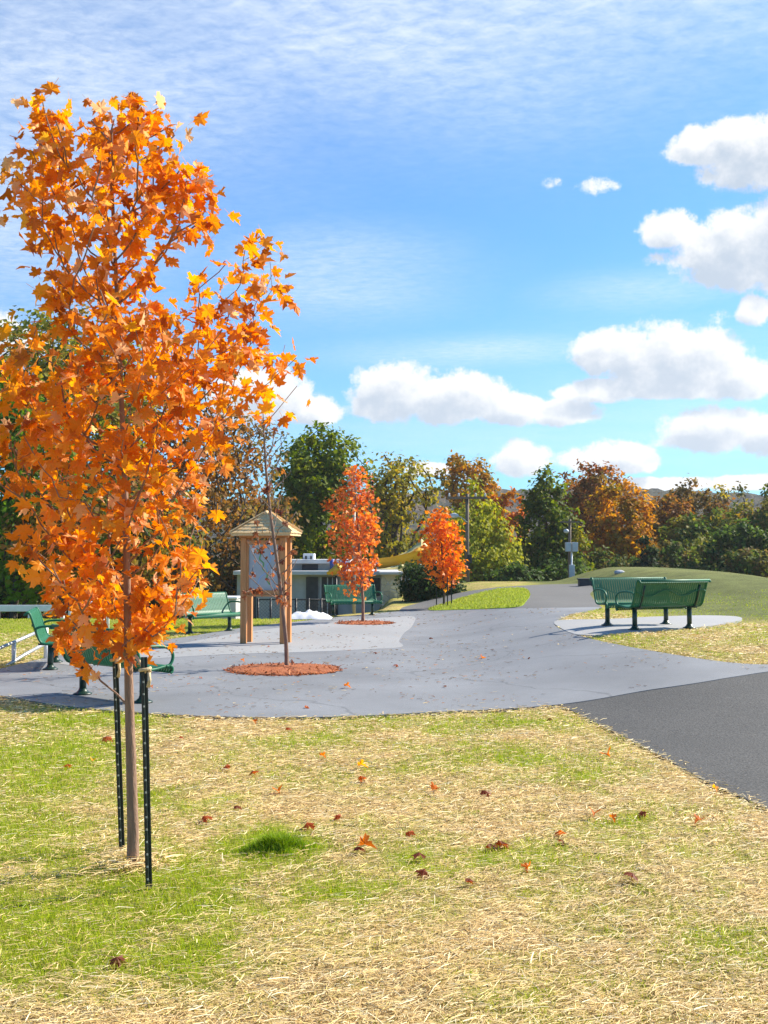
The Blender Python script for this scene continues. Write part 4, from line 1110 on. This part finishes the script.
pipe('pipe_rail', [rnd(70, 603, 108, YR), rnd(72, 611, 103, YR+.02)], .035, M['white'], 'white rounded pipe rail behind the large maple left of its trunk', 'rail', group='white pipe rails')
pipe('pipe_rail', [rnd(124, 601, 141, YR+.6)], .035, M['white'], 'white rounded pipe rail just right of the maple trunk', 'rail', group='white pipe rails')
# long white barrier board across the field
YW = 30.0; t = empty('white_barrier', (P(0, 608, YW).x, YW, h1(-10, YW))); tag(t, 'long white barrier board on posts across the green field', 'barrier')
a = P(-40, 605, YW); b = P(66, 605, YW); z1 = P(0, 611.5, YW).z
m = MB(); m.box(((a.x+b.x)/2-t.location.x, 0, (a.z+z1)/2-t.location.z), (b.x-a.x, .06, a.z-z1)); m.build('board', M['white'], t, bevel=.01)
for i in range(4):
    x = a.x+(b.x-a.x)*(.04+.92*i/3); m = MB(); m.box((x-t.location.x, .075, (a.z-h1(x, YW)-.1)/2+h1(x, YW)-t.location.z-.05), (.09, .09, a.z-h1(x, YW)+.0)); m.build('post', M['white'], t)
# stair handrail
YS = 17.0
up = [P(-30, 661, YS-.6), P(0, 648, YS), P(24, 638, YS+.5), P(46, 628, YS+1.0)]
lo_ = [P(-30, 686, YS-.6), P(0, 670, YS), P(24, 655, YS+.5), P(46, 643, YS+1.0)]
pz = []
for a_, Yv in ((14, YS+.3), (46, YS+1.0), (-22, YS-.45)):
    q = P(a_, 640, Yv); zt__ = P(a_, 648-(a_)*.44+(0 if a_ > -1 else 0), Yv).z; pz.append([(q.x, Yv, h1(q.x, Yv)-.05), (q.x, Yv, zt__)])
hr = pipe('stair_rail', [up, lo_], .028, M['galv'], 'sloping grey steel stair rail at the left edge of plaza', 'rail')
for q in pz:
    m = MB(); m.tube(q, .036, 8); m.build('post', M['white'], hr)

# ------------------------------------------------------------------ poles
def pole(name, px, top, Y, r_, label, dz=0):
    x = (px-384)/F*Y; z0 = h1(x, Y)-.2; t = empty(name, (x, Y, z0)); tag(t, label, 'utility pole', 'utility poles')
    Ht = P(px, top, Y).z-z0; m = MB(); m.tube([(0, 0, 0), (0, 0, Ht*.5), (.02, 0, Ht)], [r_, r_*.85, r_*.7], 10); m.build('shaft', M['pole'], t)
    return t, z0, Ht
t, z0, Ht = pole('utility_pole', 467, 494, 52, .12, 'dark wooden utility pole with crossarm before the weeping tree')
m = MB(); m.box((0, -.12, P(0, 498, 52).z-z0), (1.9, .1, .11)); m.build('crossarm', M['pole'], t)
for s in (-.85, -.4, .4, .85):
    m = MB(); m.lathe([(.03, 0), (.055, .05), (.04, .1), (.05, .14), (.02, .18)], (s, -.12, P(0, 498, 52).z-z0+.05), 8); m.build('insulator', M['grey_box'], t)
m = MB(); za = P(0, 516, 52).z-z0; m.tube([(0, -.1, za-.3), (-.3, -.12, za-.05), (-.45, -.12, za)], .03, 6); m.build('lamp_arm', M['galv'], t)
m = MB(); m.tube([(-.40, -.12, za), (-.6, -.12, za+.02), (-.95, -.12, za-.03)], [.06, .13, .07], 8); m.build('lamp_head', M['grey_box'], t)
m = MB(); m.box((.1, -.16, P(0, 559, 52).z-z0), (.22, .2, .42)); m.box((.06, -.15, P(0, 566, 52).z-z0), (.12, .12, .3)); m.build('meter_box', M['wire'], t, bevel=.02)
t, z0, Ht = pole('utility_pole', 539, 514, 60, .085, 'thin utility pole with lamp in front of tall dark tree')
m = MB(); m.box((.05, -.1, P(0, 518, 60).z-z0), (1.3, .08, .09)); m.build('crossarm', M['pole'], t)
za = P(0, 538, 60).z-z0; m = MB(); m.tube([(0, -.05, za-.1), (-.14, -.1, za)], .025, 6); m.build('lamp_arm', M['galv'], t)
m = MB(); m.lathe([(.06, 0), (.15, .06), (.15, .16), (.05, .24)], (-.2, -.12, za-.05), 10); m.build('lamp_head', M['grey_box'], t)
t, z0, Ht = pole('utility_pole', 569.5, 519, 50, .085, 'utility pole carrying two grey boxes beside the far path')
m = MB(); m.box((0, -.1, P(0, 522, 50).z-z0), (.9, .07, .08)); m.build('crossarm', M['pole'], t)
za = P(0, 531, 50).z-z0; m = MB(); m.lathe([(.05, 0), (.12, .05), (.12, .13), (.04, .19)], (-.17, -.12, za-.1), 10); m.build('lamp_head', M['grey_box'], t)
za = P(0, 547, 50).z-z0
for s in (-.1, .2):
    m = MB(); m.box((s, -.20, za), (.26, .24, .42)); m.build('transformer_box', M['grey_box'], t, bevel=.02)
m = MB(); m.box((.06, -.19, P(0, 573, 50).z-z0), (.24, .2, .75)); m.build('meter_box', M['grey_box'], t, bevel=.02)
m = MB(); m.tube([(.07, -.13, 0), (.07, -.13, za-.2)], .04, 8); m.build('conduit', M['white'], t)
# low dark box and pale boulder near the crest
p = G(589, 585.5); m = MB(); m.box((0, 0, .10), (.75, .4, .24)); m.box((0, 0, .235), (.82, .46, .05)); o = m.build('drain_box', M['dark_open'], bevel=.02); o.location = p
tag(o, 'low dark drain box on the grass beside the far path', 'drain box')
bm = bmesh.new(); bmesh.ops.create_icosphere(bm, subdivisions=3, radius=.5)
for v in bm.verts:
    q = v.co; k = 1+.35*(float(fbm(np.array(q.x*2+5), np.array(q.y*2+q.z*1.7), 3))-.5); v.co = Vector((q.x*.42*k, q.y*.26*k, q.z*.20*k))
me = bpy.data.meshes.new('boulder'); bm.to_mesh(me); bm.free()
o = link('boulder', me, None, simple('pale_rock', (.33, .33, .35), (.5, .5, .52), rough=.85, scale=5, bump=.5)); o.location = G(621, 573.5)+Vector((0, .3, .03)); tag(o, 'pale grey boulder on the crest behind the benches', 'boulder')
# mast on the hill
p = P(636, 483, 640); m = MB(); m.tube([(0, 0, 0), (0, 0, 32)], [.9, .35], 5); o = m.build('radio_mast', M['galv']); o.location = (p.x, 640, p.z-32); tag(o, 'thin radio mast on the far wooded hill', 'mast')

# ------------------------------------------------------------------ fallen leaves, grass tuft
FL = [(229, 770, 0), (254, 778, 0), (278, 796, 1), (236, 812, 2), (206, 823, 0), (359, 771, 3), (360, 782, 0), (362, 853, 1), (310, 830, 0), (340, 822, 0), (357, 855, 2), (122, 967, 2), (105, 742, 0), (408, 838, 0), (432, 795, 1),
      (488, 853, 2), (498, 850, 2), (530, 871, 1), (560, 846, 2), (466, 887, 2), (609, 760, 1), (712, 792, 3), (609, 822, 1), (645, 818, 2), (594, 820, 1), (484, 797, 2), (420, 862, 2), (560, 838, 0), (424, 878, 2), (253, 724, 1), (287, 732, 0), (92, 765, 3),
      (70, 770, 0), (700, 826, 1), (551, 722, 2), (628, 882, 2), (320, 760, 1), (180, 740, 0)]
PL = [(241, 663, 1), (397, 668, 0), (446, 689, 2), (345, 690, 1), (305, 710, 0), (300, 678, 2), (376, 655, 2), (150, 690, 1), (480, 660, 1), (200, 680, 0), (430, 640, 2), (530, 660, 2), (268, 648, 0)]
CL = [(.42, .10, .025), (.62, .17, .02), (.22, .06, .025), (.85, .36, .03)]
fm = []
for k in range(4):
    V, T = maple_template(.75, .55, .06) if k % 2 else maple_template(-.5, .8, .07)
    me = np_mesh('fallen_leaf', V*.095+np.array([0, 0, .03]), T, np.tile(np.array(CL[k]), (len(V), 1)))
    me.materials.append(M['leaf']); fm.append(me)
rr = random.Random(3)
for lst, surf, grp, off in ((FL, 'curled fallen maple leaf lying on the straw and grass', 'fallen leaves on the straw', .02), (PL, 'curled fallen maple leaf lying on the grey plaza', 'fallen leaves on the plaza', .024)):
    for a, b, k in lst:
        o = bpy.data.objects.new('fallen_leaf', fm[k]); COL.objects.link(o); p = G(a, b); o.location = (p.x, p.y, p.z+off)
        o.rotation_euler = (rr.uniform(-.5, .5), rr.uniform(-.5, .5), rr.uniform(0, 6.28)); s = rr.uniform(.5, .95); o.scale = (s, s, s)
        tag(o, surf, 'leaf', grp)
p = G(276, 852); r = np.random.default_rng(77); n = 3000
rd = np.abs(r.normal(0, .10, n)); an = r.random(n)*2*np.pi; x = p.x+rd*np.cos(an)*1.25+.05*np.sin(an*3); y = p.y+rd*np.sin(an)*.9
o = blades('grass_tuft', x, y, r, (.05+.075*r.random(n))*np.exp(-(rd/.13)**2)+.018, .003+.002*r.random(n), .6, [(.22, .34, .015), (.30, .42, .025), (.15, .24, .012)], M['blade'])
del o['kind']; tag(o, 'dense tuft of tall bright green grass right of the maple', 'grass tuft')

# ------------------------------------------------------------------ sky
SUN_AZ, SUN_EL = R(64), R(38)          # azimuth to the right of the view direction
w = bpy.data.worlds.new('World'); sc.world = w; w.use_nodes = True
nt = w.node_tree; nt.nodes.clear(); n, l = nt.nodes, nt.links
SKY = .12
def mth(ns, ls, op, a=None, b=None, c=None, clamp=False):
    q = ns.new('ShaderNodeMath'); q.operation = op; q.use_clamp = clamp
    for i, v in enumerate((a, b, c)):
        if v is None: continue
        if isinstance(v, (int, float)): q.inputs[i].default_value = v
        else: ls.new(v, q.inputs[i])
    return q.outputs[0]
def vm(ns, ls, op, a, b=None):
    q = ns.new('ShaderNodeVectorMath'); q.operation = op
    for i, v in enumerate((a, b)):
        if v is None: continue
        if isinstance(v, (tuple, list)): q.inputs[i].default_value = v
        else: ls.new(v, q.inputs[i])
    return q.outputs['Value'] if op == 'DOT_PRODUCT' else q.outputs[0]
def azel(px, py):
    d = Vector(raydir(px, py)).normalized(); return math.atan2(d.x, d.y), math.asin(d.z)
# cumulus: centre px, centre py, half width, up height, down height
CU = [(722, 147, 54, 24, 18), (775, 165, 72, 48, 24), (668, 230, 32, 20, 18), (735, 258, 62, 44, 32), (800, 250, 60, 60, 45), (753, 312, 17, 17, 14),
      (620, 352, 48, 26, 26), (672, 368, 70, 44, 28), (735, 382, 48, 24, 18), (600, 392, 48, 14, 12), (395, 400, 52, 40, 24), (452, 406, 60, 36, 20), (512, 412, 44, 20, 14), (562, 414, 44, 16, 13), (690, 390, 110, 10, 9),
      (522, 462, 30, 22, 16), (612, 462, 50, 22, 14), (712, 434, 60, 26, 20), (770, 438, 40, 24, 22), (262, 402, 60, 36, 22), (312, 412, 34, 18, 14), (10, 345, 40, 22, 14), (-40, 330, 60, 30, 20),
      (650, 484, 80, 7, 8), (750, 482, 50, 8, 8), (430, 470, 30, 8, 6), (900, 380, 80, 50, 30), (950, 220, 60, 40, 30), (-160, 300, 90, 50, 30), (-300, 360, 90, 50, 30), (1050, 420, 120, 50, 30)]
CS = [(597, 186, 30, 17, 14), (551, 183, 18, 11, 10), (657, 260, 22, 14, 12), (720, 318, 20, 14, 12)]
grp = bpy.data.node_groups.new('cumulus_field', 'ShaderNodeTree')
grp.interface.new_socket('V', in_out='INPUT', socket_type='NodeSocketVector'); grp.interface.new_socket('D', in_out='OUTPUT', socket_type='NodeSocketFloat')
gi = grp.nodes.new('NodeGroupInput'); go = grp.nodes.new('NodeGroupOutput'); acc = None
for px, py, wx, hu, hd in CU+CS:
    az, el = azel(px, py); a_, b_, c_ = F/wx, F/hu, F/hd
    d = vm(grp.nodes, grp.links, 'SUBTRACT', gi.outputs[0], (az, el, 0))
    m_ = vm(grp.nodes, grp.links, 'MAXIMUM', vm(grp.nodes, grp.links, 'MULTIPLY', d, (a_, b_, 0)), vm(grp.nodes, grp.links, 'MULTIPLY', d, (-a_, -c_, 0)))
    r2 = vm(grp.nodes, grp.links, 'DOT_PRODUCT', m_, m_)
    q = mth(grp.nodes, grp.links, 'SUBTRACT', 1.0 if (px, py, wx, hu, hd) in CU else .2, r2)
    acc = q if acc is None else mth(grp.nodes, grp.links, 'SMOOTH_MAX', acc, q, .25)
grp.links.new(acc, go.inputs[0])
tc = n.new('ShaderNodeTexCoord'); sep = n.new('ShaderNodeSeparateXYZ'); l.new(tc.outputs['Generated'], sep.inputs[0])
X, Y, Z = sep.outputs
az = mth(n, l, 'ARCTAN2', X, Y); el = mth(n, l, 'ARCSINE', Z)
cmb = n.new('ShaderNodeCombineXYZ'); l.new(az, cmb.inputs[0]); l.new(el, cmb.inputs[1]); AE = cmb.outputs[0]
def noise(vec, scale, detail=8, rough=.58, dist=0.0):
    q = n.new('ShaderNodeTexNoise'); q.inputs['Scale'].default_value = scale; q.inputs['Detail'].default_value = detail; q.inputs['Roughness'].default_value = rough; q.inputs['Distortion'].default_value = dist
    l.new(vec, q.inputs['Vector']); return q.outputs['Fac']
nz1 = noise(AE, 30, 11, .72)                      # billows
nz2 = noise(AE, 75, 6, .6)
def field(vec, nzv):
    q = n.new('ShaderNodeGroup'); q.node_tree = grp; l.new(vec, q.inputs[0])
    return mth(n, l, 'ADD', q.outputs[0], mth(n, l, 'MULTIPLY', mth(n, l, 'SUBTRACT', nzv, .46), 2.6))
D0 = field(AE, nz1)
off = vm(n, l, 'ADD', AE, (.010, .016, 0)); D1 = field(off, noise(off, 30, 6, .62))
alpha = n.new('ShaderNodeMapRange'); alpha.interpolation_type = 'SMOOTHSTEP'; alpha.inputs['From Min'].default_value = -.05; alpha.inputs['From Max'].default_value = .50
l.new(mth(n, l, 'ADD', D0, mth(n, l, 'MULTIPLY', mth(n, l, 'SUBTRACT', nz2, .5), .5)), alpha.inputs['Value'])
shade = n.new('ShaderNodeMapRange'); shade.interpolation_type = 'SMOOTHSTEP'; shade.inputs['From Min'].default_value = -.1; shade.inputs['From Max'].default_value = 1.25
l.new(mth(n, l, 'ADD', D1, mth(n, l, 'MULTIPLY', mth(n, l, 'SUBTRACT', nz2, .5), .35)), shade.inputs['Value'])
ccol = n.new('ShaderNodeMixRGB'); ccol.inputs['Color1'].default_value = (.52/SKY, .52/SKY, .52/SKY, 1); ccol.inputs['Color2'].default_value = (.255/SKY, .305/SKY, .375/SKY, 1)
l.new(shade.outputs[0], ccol.inputs['Fac'])
# thin high cloud: rippled sheet on a plane far overhead
zc = mth(n, l, 'MAXIMUM', Z, .03)
pl = n.new('ShaderNodeCombineXYZ'); l.new(mth(n, l, 'DIVIDE', X, zc), pl.inputs[0]); l.new(mth(n, l, 'DIVIDE', Y, zc), pl.inputs[1])
mp = n.new('ShaderNodeMapping'); mp.inputs['Rotation'].default_value = (0, 0, R(35)); mp.inputs['Scale'].default_value = (1.0, 1.35, 1); l.new(pl.outputs[0], mp.inputs['Vector'])
rip = noise(mp.outputs[0], 17, 8, .66, .3); broad = noise(pl.outputs[0], 1.1, 4, .55)
def band(px, py, wx, hy, amt):
    a_, e_ = azel(px, py); d = vm(n, l, 'MULTIPLY', vm(n, l, 'SUBTRACT', AE, (a_, e_, 0)), (F/wx, F/hy, 0))
    return mth(n, l, 'MULTIPLY', mth(n, l, 'POWER', 2.718, mth(n, l, 'MULTIPLY', vm(n, l, 'DOT_PRODUCT', d, d), -1.0)), amt)
mask = None
for bnd in ((380, 0, 520, 105, 1.0), (90, 60, 240, 110, .85), (700, -60, 420, 110, .9), (330, 275, 120, 45, .62), (30, 190, 150, 130, .75), (520, 95, 190, 40, .45), (470, 352, 150, 16, .55), (640, 292, 90, 18, .5), (690, 405, 200, 90, .30), (520, 440, 320, 30, .35)):
    b = band(*bnd); mask = b if mask is None else mth(n, l, 'MAXIMUM', mask, b)
rr1 = n.new('ShaderNodeMapRange'); rr1.inputs['From Min'].default_value = .32; rr1.inputs['From Max'].default_value = .72; l.new(rip, rr1.inputs['Value'])
rr2 = n.new('ShaderNodeMapRange'); rr2.inputs['From Min'].default_value = .25; rr2.inputs['From Max'].default_value = .7; rr2.inputs['To Min'].default_value = .45; rr2.inputs['To Max'].default_value = 1.1; l.new(broad, rr2.inputs['Value'])
cir = mth(n, l, 'MULTIPLY', mth(n, l, 'MULTIPLY', mth(n, l, 'ADD', mth(n, l, 'MULTIPLY', rr1.outputs[0], .62), .42), rr2.outputs[0]), mask, clamp=True)
sky = n.new('ShaderNodeTexSky'); sky.sky_type = 'NISHITA'; sky.sun_disc = False; sky.sun_elevation = SUN_EL; sky.sun_rotation = SUN_AZ
sky.altitude = 200; sky.air_density = 1.0; sky.dust_density = .6; sky.ozone_density = 1.6
# one even blue tint multiplied over the whole sky colour
tint = n.new('ShaderNodeMixRGB'); tint.blend_type = 'MULTIPLY'; tint.inputs['Fac'].default_value = 1; tint.inputs['Color2'].default_value = (.182, .53, .82, 1); l.new(sky.outputs[0], tint.inputs['Color1'])
m1 = n.new('ShaderNodeMixRGB'); m1.inputs['Color2'].default_value = (.50/SKY, .54/SKY, .58/SKY, 1); l.new(cir, m1.inputs['Fac']); l.new(tint.outputs[0], m1.inputs['Color1'])
m2 = n.new('ShaderNodeMixRGB'); l.new(alpha.outputs[0], m2.inputs['Fac']); l.new(m1.outputs[0], m2.inputs['Color1']); l.new(ccol.outputs[0], m2.inputs['Color2'])
bgn = n.new('ShaderNodeBackground'); bgn.inputs['Strength'].default_value = SKY; l.new(m2.outputs[0], bgn.inputs['Color'])
wo = n.new('ShaderNodeOutputWorld'); l.new(bgn.outputs[0], wo.inputs[0])
w.cycles.sampling_method = 'MANUAL'; w.cycles.sample_map_resolution = 512
sd = Vector((math.sin(SUN_AZ)*math.cos(SUN_EL), math.cos(SUN_AZ)*math.cos(SUN_EL), math.sin(SUN_EL)))
sl = bpy.data.lights.new('sun', 'SUN'); sl.energy = 5.0; sl.angle = R(.53); sl.color = (1, .92, .78)
so = bpy.data.objects.new('sun', sl); COL.objects.link(so); so.rotation_euler = sd.to_track_quat('Z', 'Y').to_euler(); so.location = (20, 0, 30)

# ------------------------------------------------------------------ haze: thin pale air round everything
m = MB(); m.box((100, 480, 58), (2300, 1200, 150))
hm, hn, hl = new_mat('haze_air'); pv_ = hn.new('ShaderNodeVolumePrincipled'); pv_.inputs['Density'].default_value = .0003; pv_.inputs['Color'].default_value = (.95, .95, .95, 1); pv_.inputs['Anisotropy'].default_value = .2
ho = hn.new('ShaderNodeOutputMaterial'); hl.new(pv_.outputs[0], ho.inputs['Volume'])
tag(m.build('haze', hm), 'thin pale autumn haze in the air', 'haze', kind='stuff')
# ------------------------------------------------------------------ camera and view
cam = bpy.data.cameras.new('camera'); co = bpy.data.objects.new('camera', cam); COL.objects.link(co)
cam.sensor_fit = 'HORIZONTAL'; cam.sensor_width = 24; cam.lens = F*24/768; cam.clip_end = 6000; cam.clip_start = .1
co.location = (0, 0, EYE); co.rotation_euler = (R(90)+PITCH, 0, 0); sc.camera = co
sc.view_settings.view_transform = 'Standard'; sc.view_settings.look = 'None'; sc.view_settings.exposure = 1.05; sc.view_settings.gamma = 1
sc.view_settings.use_curve_mapping = False
sc.cycles.max_bounces = 6; sc.cycles.transparent_max_bounces = 8; sc.cycles.use_denoising = True
sc.render.film_transparent = False
